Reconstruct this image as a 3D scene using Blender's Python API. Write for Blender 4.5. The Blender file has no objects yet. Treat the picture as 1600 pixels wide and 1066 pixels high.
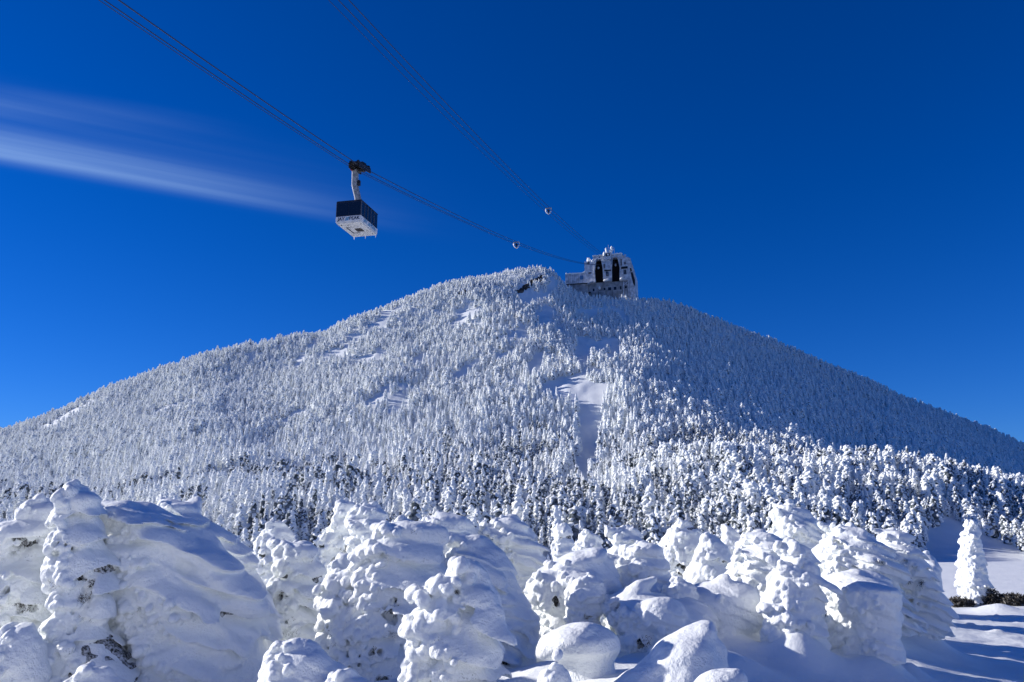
import bpy, bmesh, math, random
import numpy as np
import openvdb
from mathutils import Vector, Matrix

scene = bpy.context.scene
COL = scene.collection
R = math.radians

# ------------------------------------------------------------------ camera, sky, sun, exposure
W0, H0, F = 1600.0, 1066.0, 1244.4
PITCH = R(12.1)
CP, SP = math.cos(PITCH), math.sin(PITCH)
cam_data = bpy.data.cameras.new('camera')
cam_data.lens = 28.0; cam_data.sensor_width = 36.0
cam_data.clip_start = 0.1; cam_data.clip_end = 20000
cam = bpy.data.objects.new('camera', cam_data); COL.objects.link(cam)
cam.location = (0, 0, 0); cam.rotation_euler = (R(90) + PITCH, 0, 0)
scene.camera = cam

SUN_AZ, SUN_EL = 77.0, 20.5            # degrees left of the view direction, above the horizon
SUN_DIR = Vector((-math.sin(R(SUN_AZ)) * math.cos(R(SUN_EL)), math.cos(R(SUN_AZ)) * math.cos(R(SUN_EL)), math.sin(R(SUN_EL))))
sd = bpy.data.lights.new('sun', 'SUN'); sd.energy = 5.0; sd.angle = R(0.53); sd.color = (1.0, 0.96, 0.925)
sun = bpy.data.objects.new('sun', sd); COL.objects.link(sun)
sun.rotation_euler = SUN_DIR.to_track_quat('Z', 'Y').to_euler()

def ray_dir(px, row):
    a = (px - W0 / 2) / F; v = (H0 / 2 - row) / F
    return Vector((a, CP - v * SP, SP + v * CP)).normalized()

world = bpy.data.worlds.new('World'); scene.world = world
world.use_nodes = True
def build_world():
    nt = world.node_tree; N = nt.nodes; L = nt.links; N.clear()
    out = N.new('ShaderNodeOutputWorld'); bg = N.new('ShaderNodeBackground'); bg.inputs['Strength'].default_value = 0.084
    L.new(bg.outputs[0], out.inputs[0])
    sky = N.new('ShaderNodeTexSky'); sky.sky_type = 'NISHITA'; sky.sun_disc = False
    sky.sun_elevation = R(SUN_EL); sky.sun_rotation = R(360 - SUN_AZ)
    sky.altitude = 1800; sky.air_density = 1.0; sky.dust_density = 0.0; sky.ozone_density = 5.0
    hs = N.new('ShaderNodeHueSaturation'); hs.inputs['Hue'].default_value = 0.497; hs.inputs['Saturation'].default_value = 1.27; hs.inputs['Value'].default_value = 0.92
    L.new(sky.outputs[0], hs.inputs['Color'])
    gain = N.new('ShaderNodeMix'); gain.data_type = 'RGBA'; gain.blend_type = 'MULTIPLY'; gain.inputs['Factor'].default_value = 1.0
    gain.inputs['B'].default_value = (.45, .69, 1.24, 1); L.new(hs.outputs[0], gain.inputs['A'])
    # the deep polar blue overhead: radiance curve of a cold dry sky
    tc = N.new('ShaderNodeTexCoord')
    def dot(vec):
        n = N.new('ShaderNodeVectorMath'); n.operation = 'DOT_PRODUCT'; n.inputs[1].default_value = vec
        L.new(tc.outputs['Generated'], n.inputs[0]); return n.outputs['Value']
    def m(op, a, b=None, c=None, clamp=False):
        n = N.new('ShaderNodeMath'); n.operation = op; n.use_clamp = clamp
        for i, x in enumerate((a, b, c)):
            if x is None: continue
            if isinstance(x, (int, float)): n.inputs[i].default_value = x
            else: L.new(x, n.inputs[i])
        return n.outputs[0]
    def smooth(x, lo, hi):
        n = N.new('ShaderNodeMapRange'); n.interpolation_type = 'SMOOTHSTEP'
        L.new(x, n.inputs['Value']); n.inputs['From Min'].default_value = lo; n.inputs['From Max'].default_value = hi
        return n.outputs[0]
    # long streaks of likely lens flare, painted into the sky colour as thin cloud
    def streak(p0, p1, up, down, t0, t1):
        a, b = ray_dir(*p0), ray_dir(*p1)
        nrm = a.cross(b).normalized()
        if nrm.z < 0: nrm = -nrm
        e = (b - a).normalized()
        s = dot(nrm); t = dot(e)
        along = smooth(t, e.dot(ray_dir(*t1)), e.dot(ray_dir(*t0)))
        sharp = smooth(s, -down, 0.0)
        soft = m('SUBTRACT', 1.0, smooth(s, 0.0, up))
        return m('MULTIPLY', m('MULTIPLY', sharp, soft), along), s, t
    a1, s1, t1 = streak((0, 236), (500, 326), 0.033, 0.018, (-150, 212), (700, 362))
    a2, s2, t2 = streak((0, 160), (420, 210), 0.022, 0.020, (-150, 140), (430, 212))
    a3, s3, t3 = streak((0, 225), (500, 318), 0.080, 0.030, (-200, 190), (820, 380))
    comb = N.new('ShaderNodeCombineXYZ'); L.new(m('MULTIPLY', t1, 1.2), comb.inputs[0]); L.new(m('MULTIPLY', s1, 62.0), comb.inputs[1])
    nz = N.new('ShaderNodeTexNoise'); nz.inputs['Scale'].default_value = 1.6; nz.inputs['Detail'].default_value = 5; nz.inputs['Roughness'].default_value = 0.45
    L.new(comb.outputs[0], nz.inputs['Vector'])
    streak_noise = m('MULTIPLY_ADD', nz.outputs['Fac'], 1.7, 0.15)
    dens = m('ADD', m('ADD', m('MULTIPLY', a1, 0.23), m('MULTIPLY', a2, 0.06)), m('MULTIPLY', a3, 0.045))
    dens = m('MULTIPLY', dens, streak_noise, clamp=True)
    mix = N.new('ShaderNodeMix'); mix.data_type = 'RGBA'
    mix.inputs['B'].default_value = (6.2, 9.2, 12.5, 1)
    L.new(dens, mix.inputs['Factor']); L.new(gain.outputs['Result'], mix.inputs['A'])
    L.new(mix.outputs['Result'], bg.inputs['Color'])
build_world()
scene.view_settings.view_transform = 'Standard'; scene.view_settings.look = 'None'
scene.view_settings.exposure = 0.25; scene.view_settings.gamma = 1.0
scene.view_settings.use_curve_mapping = False
scene.render.engine = 'CYCLES'
scene.cycles.use_denoising = True
scene.cycles.max_bounces = 10; scene.cycles.diffuse_bounces = 8
scene.cycles.use_adaptive_sampling = True; scene.cycles.adaptive_threshold = 0.004

# ------------------------------------------------------------------ helpers
def fwd_of(row): return CP - (H0 / 2 - row) / F * SP
def tan_of(row):
    v = (H0 / 2 - row) / F
    return (SP + v * CP) / (CP - v * SP)
def at(px, row, Y): return Vector(((px - W0 / 2) / F / fwd_of(row) * Y, Y, tan_of(row) * Y))
def project(P):
    P = np.asarray(P, float)
    c = P[..., 1] * CP + P[..., 2] * SP; u = -P[..., 1] * SP + P[..., 2] * CP
    return W0 / 2 + F * P[..., 0] / c, H0 / 2 - F * u / c

def pchip(x, y, xq):
    x = np.asarray(x, float); y = np.asarray(y, float); xq = np.asarray(xq, float)
    h = np.diff(x); d = np.diff(y) / h; n = len(x); m = np.zeros(n)
    if n > 2:
        w1 = 2 * h[1:] + h[:-1]; w2 = h[1:] + 2 * h[:-1]
        ok = d[:-1] * d[1:] > 0
        den = np.where(ok, w1 / np.where(ok, d[:-1], 1) + w2 / np.where(ok, d[1:], 1), 1)
        m[1:-1] = np.where(ok, (w1 + w2) / den, 0)
    m[0], m[-1] = d[0], d[-1]
    i = np.clip(np.searchsorted(x, xq) - 1, 0, n - 2)
    t = (xq - x[i]) / h[i]
    lo, hi = xq < x[0], xq > x[-1]
    tt = np.clip(t, 0, 1)
    h00 = 2 * tt**3 - 3 * tt**2 + 1; h10 = tt**3 - 2 * tt**2 + tt; h01 = -2 * tt**3 + 3 * tt**2; h11 = tt**3 - tt**2
    r = h00 * y[i] + h10 * h[i] * m[i] + h01 * y[i + 1] + h11 * h[i] * m[i + 1]
    return r

_lat = {}
def noise2(x, y, seed=0):
    """value noise in [-1, 1], smooth, any shape"""
    if seed not in _lat: _lat[seed] = np.random.RandomState(seed).uniform(-1, 1, (256, 256))
    T = _lat[seed]
    xi = np.floor(x).astype(int); yi = np.floor(y).astype(int); fx = x - xi; fy = y - yi
    fx = fx * fx * fx * (fx * (fx * 6 - 15) + 10); fy = fy * fy * fy * (fy * (fy * 6 - 15) + 10)
    a = T[xi & 255, yi & 255]; b = T[(xi + 1) & 255, yi & 255]; c = T[xi & 255, (yi + 1) & 255]; d = T[(xi + 1) & 255, (yi + 1) & 255]
    return (a * (1 - fx) + b * fx) * (1 - fy) + (c * (1 - fx) + d * fx) * fy
def fbm2(x, y, seed=0, octv=4):
    s = 0; a = 1.0
    for k in range(octv):
        s = s + a * noise2(x * 2**k + 17.3 * k, y * 2**k - 9.1 * k, seed + k); a *= 0.5
    return s

def _spline_matrix(n, coords):
    """cubic B-spline weights: coords in lattice units -> matrix (len(coords), n)"""
    M = np.zeros((len(coords), n), np.float32)
    i = np.floor(coords).astype(int); t = coords - i
    w = ((1 - t)**3 / 6, (3 * t**3 - 6 * t**2 + 4) / 6, (-3 * t**3 + 3 * t**2 + 3 * t + 1) / 6, t**3 / 6)
    for k in range(4): np.add.at(M, (np.arange(len(coords)), np.clip(i - 1 + k, 0, n - 1)), w[k])
    return M
def noise3(xs, ys, zs, sx, sy, sz, rs):
    """smooth random field on a grid, roughly [-1, 1]; sx.. = feature size in metres"""
    ax, ay, az = (xs - xs[0]) / sx + 1.5, (ys - ys[0]) / sy + 1.5, (zs - zs[0]) / sz + 1.5
    nx, ny, nz = int(ax[-1]) + 4, int(ay[-1]) + 4, int(az[-1]) + 4
    T = rs.uniform(-2.0, 2.0, (nx, ny, nz)).astype(np.float32)
    T = np.tensordot(_spline_matrix(nx, ax), T, (1, 0))
    T = np.tensordot(_spline_matrix(ny, ay), T, (1, 1)).transpose(1, 0, 2)
    return np.tensordot(T, _spline_matrix(nz, az), (2, 1))

def tag(o, label=None, cat=None, group=None, kind=None):
    if label: o['label'] = label
    if cat: o['category'] = cat
    if group: o['group'] = group
    if kind: o['kind'] = kind
    return o
def link(name, mesh, mats=(), parent=None, smooth=False):
    for mm in (mats if isinstance(mats, (list, tuple)) else [mats]): mesh.materials.append(mm)
    if smooth: mesh.polygons.foreach_set('use_smooth', np.ones(len(mesh.polygons), bool))
    o = bpy.data.objects.new(name, mesh); COL.objects.link(o)
    if parent is not None: o.parent = parent
    return o
def empty(name, loc, rotz=0):
    o = bpy.data.objects.new(name, None); COL.objects.link(o); o.location = loc; o.rotation_euler = (0, 0, rotz)
    o.empty_display_size = 0.3
    return o
def np_mesh(name, V, faces):
    """V (n,3), faces (m,k) arrays"""
    me = bpy.data.meshes.new(name); V = np.ascontiguousarray(V, np.float32)
    fl = [np.asarray(f, np.int32) for f in (faces if isinstance(faces, list) else [faces]) if len(f)]
    nl = sum(f.size for f in fl); nf = sum(len(f) for f in fl)
    me.vertices.add(len(V)); me.vertices.foreach_set('co', V.ravel())
    me.loops.add(nl); me.polygons.add(nf)
    me.loops.foreach_set('vertex_index', np.concatenate([f.ravel() for f in fl]))
    tot = np.concatenate([np.full(len(f), f.shape[1], np.int32) for f in fl])
    me.polygons.foreach_set('loop_start', np.concatenate([[0], np.cumsum(tot)[:-1]]).astype(np.int32))
    me.polygons.foreach_set('loop_total', tot)
    me.update(calc_edges=True); me.validate()
    return me
def sdf_mesh(name, d, vox, org, close=True):
    """grid of signed distances -> quads"""
    d = np.ascontiguousarray(d, np.float32)
    g = openvdb.FloatGrid(10.0); g.copyFromArray(np.clip(d / vox, -3, 3).astype(np.float32) + 0.0)
    P, Q = g.convertToQuads(isovalue=0.0)
    Q = np.asarray(Q, np.int64)[:, ::-1]
    return np_mesh(name, np.asarray(P) * vox + np.asarray(org), Q)

class MB:
    """collects boxes, prisms and tubes into one mesh"""
    def __init__(s): s.v = []; s.f = []
    def add(s, v, f):
        n = len(s.v); s.v += [tuple(p) for p in v]; s.f += [[i + n for i in q] for q in f]; return s
    def box(s, x0, x1, y0, y1, z0, z1):
        return s.add([(x0,y0,z0),(x1,y0,z0),(x1,y1,z0),(x0,y1,z0),(x0,y0,z1),(x1,y0,z1),(x1,y1,z1),(x0,y1,z1)],
                     [(0,3,2,1),(4,5,6,7),(0,1,5,4),(1,2,6,5),(2,3,7,6),(3,0,4,7)])
    def prism(s, poly, y0, y1):
        """poly in (x, z), extruded along y"""
        n = len(poly); a = sum(poly[i][0]*poly[(i+1)%n][1]-poly[(i+1)%n][0]*poly[i][1] for i in range(n))
        if a < 0: poly = poly[::-1]
        v = [(x, y0, z) for x, z in poly] + [(x, y1, z) for x, z in poly]
        f = [list(range(n)), list(range(2*n-1, n-1, -1))] + [[i, i+n, (i+1)%n+n, (i+1)%n] for i in range(n)]
        return s.add(v, f)
    def tube(s, pts, r, n=8, taper=None):
        pts = [Vector(p) for p in pts]; base = len(s.v); rr = [float(q) for q in (taper or [r] * len(pts))]
        for k, p in enumerate(pts):
            t = (pts[min(k+1, len(pts)-1)] - pts[max(k-1, 0)]).normalized()
            a = t.cross(Vector((0,0,1)) if abs(t.z) < .95 else Vector((1,0,0))).normalized(); b = t.cross(a)
            for j in range(n):
                w = 2*math.pi*j/n; s.v.append(tuple(p + rr[k]*(math.cos(w)*a + math.sin(w)*b)))
        for k in range(len(pts)-1):
            for j in range(n):
                q = base+k*n; s.f.append([q+j, q+(j+1)%n, q+n+(j+1)%n, q+n+j])
        s.f.append([base+j for j in range(n)][::-1]); s.f.append([base+(len(pts)-1)*n+j for j in range(n)])
        return s
    def build(s, name, mat, parent=None, bevel=0, smooth=False):
        me = bpy.data.meshes.new(name); me.from_pydata(s.v, [], s.f)
        bm = bmesh.new(); bm.from_mesh(me); bmesh.ops.recalc_face_normals(bm, faces=bm.faces)
        if bevel: bmesh.ops.bevel(bm, geom=list(bm.edges), offset=bevel, segments=2, affect='EDGES', clamp_overlap=True)
        bm.to_mesh(me); bm.free()
        return link(name, me, mat, parent, smooth)

# ------------------------------------------------------------------ materials
def mat(name, color, rough=0.7, spec=0.3, metal=0.0):
    m = bpy.data.materials.new(name); m.use_nodes = True
    b = m.node_tree.nodes['Principled BSDF']; b.inputs['Base Color'].default_value = (*color, 1)
    b.inputs['Roughness'].default_value = rough; b.inputs['Specular IOR Level'].default_value = spec; b.inputs['Metallic'].default_value = metal
    return m
def noisy(m, c0, c1, scale, lo=0.4, hi=0.6, detail=4, bump=None, coord='Object'):
    """base colour varies between c0 and c1; bump = list of (scale, distance)"""
    nt = m.node_tree; N = nt.nodes; L = nt.links; b = N['Principled BSDF']
    tc = N.new('ShaderNodeTexCoord')
    n = N.new('ShaderNodeTexNoise'); n.inputs['Scale'].default_value = scale; n.inputs['Detail'].default_value = detail
    L.new(tc.outputs[coord], n.inputs['Vector'])
    r = N.new('ShaderNodeValToRGB'); r.color_ramp.elements[0].position = lo; r.color_ramp.elements[1].position = hi
    r.color_ramp.elements[0].color = (*c0, 1); r.color_ramp.elements[1].color = (*c1, 1)
    L.new(n.outputs['Fac'], r.inputs[0]); L.new(r.outputs[0], b.inputs['Base Color'])
    prev = None
    for sc, dist in (bump or []):
        k = N.new('ShaderNodeTexNoise'); k.inputs['Scale'].default_value = sc; k.inputs['Detail'].default_value = 5; k.inputs['Roughness'].default_value = 0.6
        L.new(tc.outputs[coord], k.inputs['Vector'])
        bp = N.new('ShaderNodeBump'); bp.inputs['Distance'].default_value = dist; bp.inputs['Strength'].default_value = 0.8
        L.new(k.outputs['Fac'], bp.inputs['Height'])
        if prev: L.new(prev, bp.inputs['Normal'])
        prev = bp.outputs[0]
    if prev: L.new(prev, b.inputs['Normal'])
    return m
M = {}
M['snow'] = noisy(mat('rime_snow', (.9,.9,.92), .55, .25), (.845,.868,.855), (.895,.912,.895), 3.0, bump=[(9.0, .05), (34.0, .022), (130.0, .006)])
def rime(name, flecks):
    """powder on the upward faces, knobbly rime on the flanks, needle tips showing through in patches"""
    m = mat(name, (.87,.888,.872), .55, .25); nt = m.node_tree; N = nt.nodes; L = nt.links; b = N['Principled BSDF']
    tc = N.new('ShaderNodeTexCoord'); geo = N.new('ShaderNodeNewGeometry'); sep = N.new('ShaderNodeSeparateXYZ'); L.new(geo.outputs['Normal'], sep.inputs[0])
    def mth(op, x, y=None, clamp=False):
        n = N.new('ShaderNodeMath'); n.operation = op; n.use_clamp = clamp
        for i, v in enumerate((x, y)):
            if v is None: continue
            if isinstance(v, (int, float)): n.inputs[i].default_value = v
            else: L.new(v, n.inputs[i])
        return n.outputs[0]
    def rng(x, lo, hi, a=0.0, c=1.0):
        n = N.new('ShaderNodeMapRange'); n.interpolation_type = 'SMOOTHSTEP'; L.new(x, n.inputs['Value'])
        n.inputs['From Min'].default_value = lo; n.inputs['From Max'].default_value = hi; n.inputs['To Min'].default_value = a; n.inputs['To Max'].default_value = c; return n.outputs[0]
    def noise(sc, det=4, ro=.55):
        n = N.new('ShaderNodeTexNoise'); n.inputs['Scale'].default_value = sc; n.inputs['Detail'].default_value = det; n.inputs['Roughness'].default_value = ro
        L.new(tc.outputs['Object'], n.inputs['Vector']); return n.outputs['Fac']
    flank = rng(sep.outputs['Z'], .75, .15)
    big, mid, fine = noise(2.2, 2), noise(11, 4), noise(38, 5, .65)
    vo = N.new('ShaderNodeTexVoronoi'); vo.feature = 'SMOOTH_F1'; vo.inputs['Scale'].default_value = 17; L.new(tc.outputs['Object'], vo.inputs['Vector'])
    vo2 = N.new('ShaderNodeTexVoronoi'); vo2.inputs['Scale'].default_value = 42; L.new(tc.outputs['Object'], vo2.inputs['Vector'])
    crust = mth('ADD', mth('ADD', mth('MULTIPLY', vo.outputs['Distance'], -.016), mth('MULTIPLY', vo2.outputs['Distance'], -.007)), mth('MULTIPLY', fine, .009))
    h = mth('ADD', mth('MULTIPLY', crust, rng(flank, 0, 1, .22, 1.0)), mth('MULTIPLY', mid, .024))
    bp = N.new('ShaderNodeBump'); bp.inputs['Strength'].default_value = 1.0; bp.inputs['Distance'].default_value = 1.0; L.new(h, bp.inputs['Height']); L.new(bp.outputs[0], b.inputs['Normal'])
    white = N.new('ShaderNodeMix'); white.data_type = 'RGBA'; white.inputs['A'].default_value = (.845,.868,.855,1); white.inputs['B'].default_value = (.895,.912,.895,1); L.new(mid, white.inputs['Factor'])
    nd = N.new('ShaderNodeMix'); nd.data_type = 'RGBA'; nd.inputs['B'].default_value = (.05,.05,.042,1); L.new(white.outputs['Result'], nd.inputs['A'])
    fl = mth('MULTIPLY', mth('MULTIPLY', rng(big, .60 - flecks, .74 - flecks), rng(fine, .53, .62)), flank)
    L.new(mth('MULTIPLY', fl, .75), nd.inputs['Factor']); L.new(nd.outputs['Result'], b.inputs['Base Color'])
    return m
M['snow'] = rime('rime_snow', -.10)
M['rime'] = rime('needled_rime', .02)
M['ground_snow'] = noisy(mat('ground_snow', (.9,.9,.92), .6, .2), (.85,.872,.86), (.895,.912,.895), .4, bump=[(1.2, .06), (7.0, .025), (45.0, .006)])
M['far_snow'] = mat('forest_snow', (.865,.885,.87), .7, .15)
M['foliage'] = noisy(mat('frosted_needles', (.05,.06,.05), .9, .1), (.05,.052,.047), (.55,.56,.57), 24.0, .40, .64, 8)
M['far_foliage'] = noisy(mat('far_needles', (.04,.05,.05), .95, .05), (.035,.048,.05), (.30,.33,.36), 9.0, .38, .68, 4)
M['twig'] = noisy(mat('bare_twig', (.05,.04,.03), .9, .1), (.035,.030,.024), (.22,.21,.20), 9.0, .45, .7)
M['bark'] = noisy(mat('bark', (.05,.04,.035), .95, .1), (.03,.024,.02), (.10,.085,.075), 20.0)
M['rock'] = noisy(mat('rock', (.05,.05,.05), .9, .2), (.022,.021,.022), (.09,.085,.085), 1.2, bump=[(2.0, .4)])

# ------------------------------------------------------------------ terrain
# ridge line and slopes given as (column, row) sights at a share of the ridge distance
RIDGE_D = ([-900, -300, 0, 300, 540, 800, 990, 1200, 1600, 2000, 2600], [300, 285, 272, 268, 275, 286, 292, 300, 318, 330, 340])
LEVELS = [
 (1.00, [(-900,900),(-400,790),(0,683),(100,648),(200,594),(300,560),(400,541),(440,533),(478,528),(500,527),(540,506),(600,480),(650,461),(700,445),(760,433),(820,425),(862,428),(886,456),(930,468),(985,472),(1040,476),(1100,498),(1200,538),(1300,581),(1400,621),(1500,661),(1600,699),(2000,850),(2600,900)]),
 (0.93, [(-900,905),(-400,800),(0,705),(200,630),(400,578),(540,545),(650,504),(760,478),(820,472),(880,480),(930,492),(985,498),(1040,512),(1100,530),(1200,566),(1400,640),(1600,714),(2000,855),(2600,905)]),
 (0.82, [(-900,910),(-400,820),(0,737),(200,680),(400,632),(540,605),(650,574),(760,552),(820,545),(880,548),(930,550),(985,551),(1040,562),(1100,578),(1200,608),(1400,672),(1600,738),(2000,862),(2600,910)]),
 (0.72, [(-900,915),(-400,840),(0,764),(200,722),(400,688),(540,664),(650,640),(760,618),(820,612),(880,610),(925,604),(985,602),(1040,618),(1100,630),(1200,652),(1320,690),(1450,716),(1600,757),(2000,868),(2600,915)]),
 (0.62, [(-900,920),(-400,860),(0,792),(200,764),(400,740),(540,722),(650,704),(800,690),(880,690),(925,702),(985,690),(1100,690),(1200,700),(1320,726),(1450,744),(1600,775),(2000,875),(2600,920)]),
 (0.56, [(-900,925),(-400,868),(0,806),(200,782),(400,762),(540,748),(650,735),(800,726),(880,728),(925,738),(985,730),(1100,730),(1200,728),(1320,747),(1450,757),(1600,784),(2000,880),(2600,925)]),
 (0.49, [(-900,930),(-400,880),(0,826),(200,806),(400,790),(540,780),(650,772),(800,768),(900,772),(985,762),(1080,738),(1150,728),(1250,740),(1350,732),(1450,742),(1600,788),(2000,885),(2600,930)]),
 (0.42, [(-900,935),(-400,895),(0,850),(200,834),(400,820),(650,808),(800,804),(985,796),(1100,778),(1250,778),(1350,786),(1450,792),(1600,818),(2000,890),(2600,935)]),
 (0.35, [(-900,940),(-400,915),(0,884),(200,872),(400,862),(650,852),(800,848),(985,842),(1100,832),(1250,832),(1350,850),(1450,856),(1600,864),(2000,895),(2600,940)]),
]
NEAR_Y = [5, 8, 11, 14, 18, 24, 32, 43, 46, 60, 78, 86]
NEAR_PX = [-600, 0, 400, 800, 1050, 1200, 1350, 1500, 1700, 2200]
NEAR_Z = [  # one row per distance
 [-1.6]*10,
 [-2.1,-2.1,-2.0,-2.0,-1.80,-2.10,-2.30,-2.50,-2.70,-3.0],
 [-2.7,-2.6,-2.5,-2.4,-2.10,-2.55,-2.75,-3.00,-3.20,-3.6],
 [-3.1,-3.0,-2.9,-2.6,-2.4,-2.75,-2.95,-3.25,-3.50,-4.0],
 [-3.5,-3.4,-3.3,-3.0,-2.7,-2.95,-3.15,-3.45,-3.75,-4.2],
 [-4.2,-4.2,-4.1,-3.8,-3.4,-3.30,-3.45,-3.75,-4.00,-4.4],
 [-5.2,-5.2,-5.1,-4.9,-4.5,-4.05,-4.05,-4.15,-4.25,-4.6],
 [-6.3,-6.3,-6.2,-6.0,-5.6,-5.2,-4.85,-4.70,-4.62,-4.6],
 [-6.6,-6.6,-6.5,-6.2,-5.8,-5.4,-5.05,-4.86,-4.80,-4.8],
 [-7.4,-7.4,-7.3,-7.0,-6.4,-5.6,-5.15,-4.98,-4.94,-4.9],
 [-8.0,-8.0,-7.9,-7.4,-6.8,-5.6,-4.90,-4.68,-4.64,-4.6],
 [-8.2,-8.2,-8.0,-7.6,-7.2,-6.2,-5.75,-5.55,-5.45,-5.4],
]
QG = np.linspace(-1.7, 1.7, 681)
YG = np.concatenate([np.arange(4, 30, .5), np.arange(30, 120, 1.0), np.arange(120, 360, 2.0), np.geomspace(360, 6000, 60)])
def _table():
    ridge_rows = LEVELS[0][1]
    q_r = [(p - 800) / F / fwd_of(r) for p, r in ridge_rows]
    yr = np.interp((QG * F * 0.97 + 800), RIDGE_D[0], RIDGE_D[1])
    Ys, Zs = [], []
    for y, zr in zip(NEAR_Y, NEAR_Z):
        q = [(p - 800) / F / 1.04 for p in NEAR_PX]
        Ys.append(np.full_like(QG, y)); Zs.append(pchip(q, zr, np.clip(QG, q[0], q[-1])))
    for s, kn in LEVELS[::-1]:
        q = np.array([(p - 800) / F / fwd_of(r) for p, r in kn]); t = np.array([tan_of(r) for p, r in kn])
        Ys.append(s * yr); Zs.append(pchip(q, t, np.clip(QG, q[0], q[-1])) * s * yr)
    zr = Zs[-1]
    for k, dz in ((1.05, -2), (1.2, -16), (1.6, -55), (3, -110), (30, -160)):
        Ys.append(yr * k); Zs.append(np.maximum(zr + dz, np.minimum(zr - 1, -40 - k)) if k > 1.1 else zr + dz)
    Ys = np.array(Ys); Zs = np.array(Zs)
    T = np.array([pchip(Ys[:, i], Zs[:, i], np.clip(YG, Ys[0, i], Ys[-1, i])) for i in range(len(QG))])
    for _ in range(2):                                                # soften the columns
        T = np.vstack([T[:1], (T[:-2] + 2 * T[1:-1] + T[2:]) / 4, T[-1:]])
    return T
ZT = _table()
def base_z(X, Y):
    Yc = np.clip(Y, 5.0, 5900.0); q = np.clip(X / np.maximum(Yc, 5.0), -1.69, 1.69)
    fi = (q - QG[0]) / (QG[1] - QG[0]); i = np.clip(fi.astype(int), 0, len(QG) - 2); a = fi - i
    j = np.clip(np.searchsorted(YG, Yc) - 1, 0, len(YG) - 2); b = (Yc - YG[j]) / (YG[j+1] - YG[j])
    return (ZT[i, j] * (1-a) + ZT[i+1, j] * a) * (1-b) + (ZT[i, j+1] * (1-a) + ZT[i+1, j+1] * a) * b
def ridge_y(X, Y): return np.interp((X / np.maximum(Y, 5)) * F * 0.97 + 800, RIDGE_D[0], RIDGE_D[1])
# snow humps and drifts on the near ground: (column, row of the crest, distance, half width m, half depth m, height m)
HUMPS = [(1243, 960, 14.6, .62, .62, .72), (1338, 980, 15.6, .95, 1.0, .72), (1335, 980, 20.3, 1.2, 1.4, .75), (1425, 960, 21.3, 1.0, 1.2, .65), (1130, 990, 15.7, 1.0, 1.0, .55), (1190, 960, 18.0, .9, 1.2, .5), (1150, 990, 13.5, .8, .8, .3), (1010, 925, 16.2, .9, 1.0, .55), (1412, 972, 16.6, .38, .5, .26), (1350, 985, 14.4, .8, .5, .22),
         (1560, 942, 38, 1.0, 1.0, .35), (880, 1010, 13.0, 1.0, 1.0, .2)]
# ridges thrown up beside ski tracks: (column, row) start and end, height, width
TRACKS = [((1382, 996), (1470, 1016), .10, .10), ((1405, 962), (1500, 982), .10, .16), ((1480, 972), (1590, 1002), .12, .20), ((1490, 958), (1600, 986), .08, .09),
          ((1530, 956), (1640, 984), .08, .10), ((1385, 1030), (1442, 1044), .08, .12), ((1560, 950), (1640, 966), .10, .12), ((1430, 990), (1540, 1030), .05, .08), ((1300, 1015), (1360, 1040), .05, .10)]
def ground_hit(px, row):
    y = 6.0
    for _ in range(4000):
        p = at(px, row, y)
        if p.z < float(base_z(np.array([p.x]), np.array([y]))[0]): return p
        y *= 1.01
        if y > 300: break
    return p
_tr = [(ground_hit(*a), ground_hit(*b), h, w) for a, b, h, w in TRACKS]
def height(X, Y):
    X = np.asarray(X, float); Y = np.asarray(Y, float)
    z = base_z(X, Y)
    s = Y / ridge_y(X, Y)
    z = z + np.where(Y < -2, 70 * (1 - np.exp(-np.maximum(-2 - Y, 0) / 170.0)), 0)      # unseen hillside added behind the viewpoint to bounce sunlight onto shaded faces
    near = np.clip((60 - Y) / 30, 0, 1) * np.clip((Y - 4) / 4, 0, 1)
    z = z + near * (0.10 * fbm2(X * .35, Y * .35, 5, 3) + 0.028 * fbm2(X * 1.3 + Y * .5, Y * 2.6 - X * .9, 9, 4))
    far = np.clip((s - .33) / .1, 0, 1) * np.clip((1.02 - s) / .04, 0.15, 1)
    z = z + far * (1.3 * fbm2(X * .028, Y * .028, 21, 3) + 2.2 * noise2((X + .55 * Y) * .035, (Y - X) * .010, 33) * np.clip(-X / 60 + .6, 0, 1) + .35 * fbm2(X * .16, Y * .16, 27, 2) + np.clip((s - .66) / .1, 0, 1) * .55 * np.abs(fbm2(X * .33, Y * .30, 29, 2)))
    for px, row, d, hw, hd, hh in HUMPS:
        c = at(px, row, d)
        e = ((X - c.x) / hw) ** 2 + ((Y - c.y) / hd) ** 2
        z = z + hh * np.exp(-e * 1.2)
    for a, b, hh, w in _tr:
        dx, dy = b.x - a.x, b.y - a.y; L = math.hypot(dx, dy)
        t = ((X - a.x) * dx + (Y - a.y) * dy) / L; n = ((X - a.x) * -dy + (Y - a.y) * dx) / L
        env = np.clip(t / 1.0, 0, 1) * np.clip((L - t) / 1.0, 0, 1)
        brk = np.clip(.55 + 1.2 * noise2(t * 1.7, n * 2 + hh * 91, 44), 0, 1)
        z = z + hh * env * brk * np.exp(-((n + .12 * np.sin(t * 1.3)) / w) ** 2)
    return z
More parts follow.
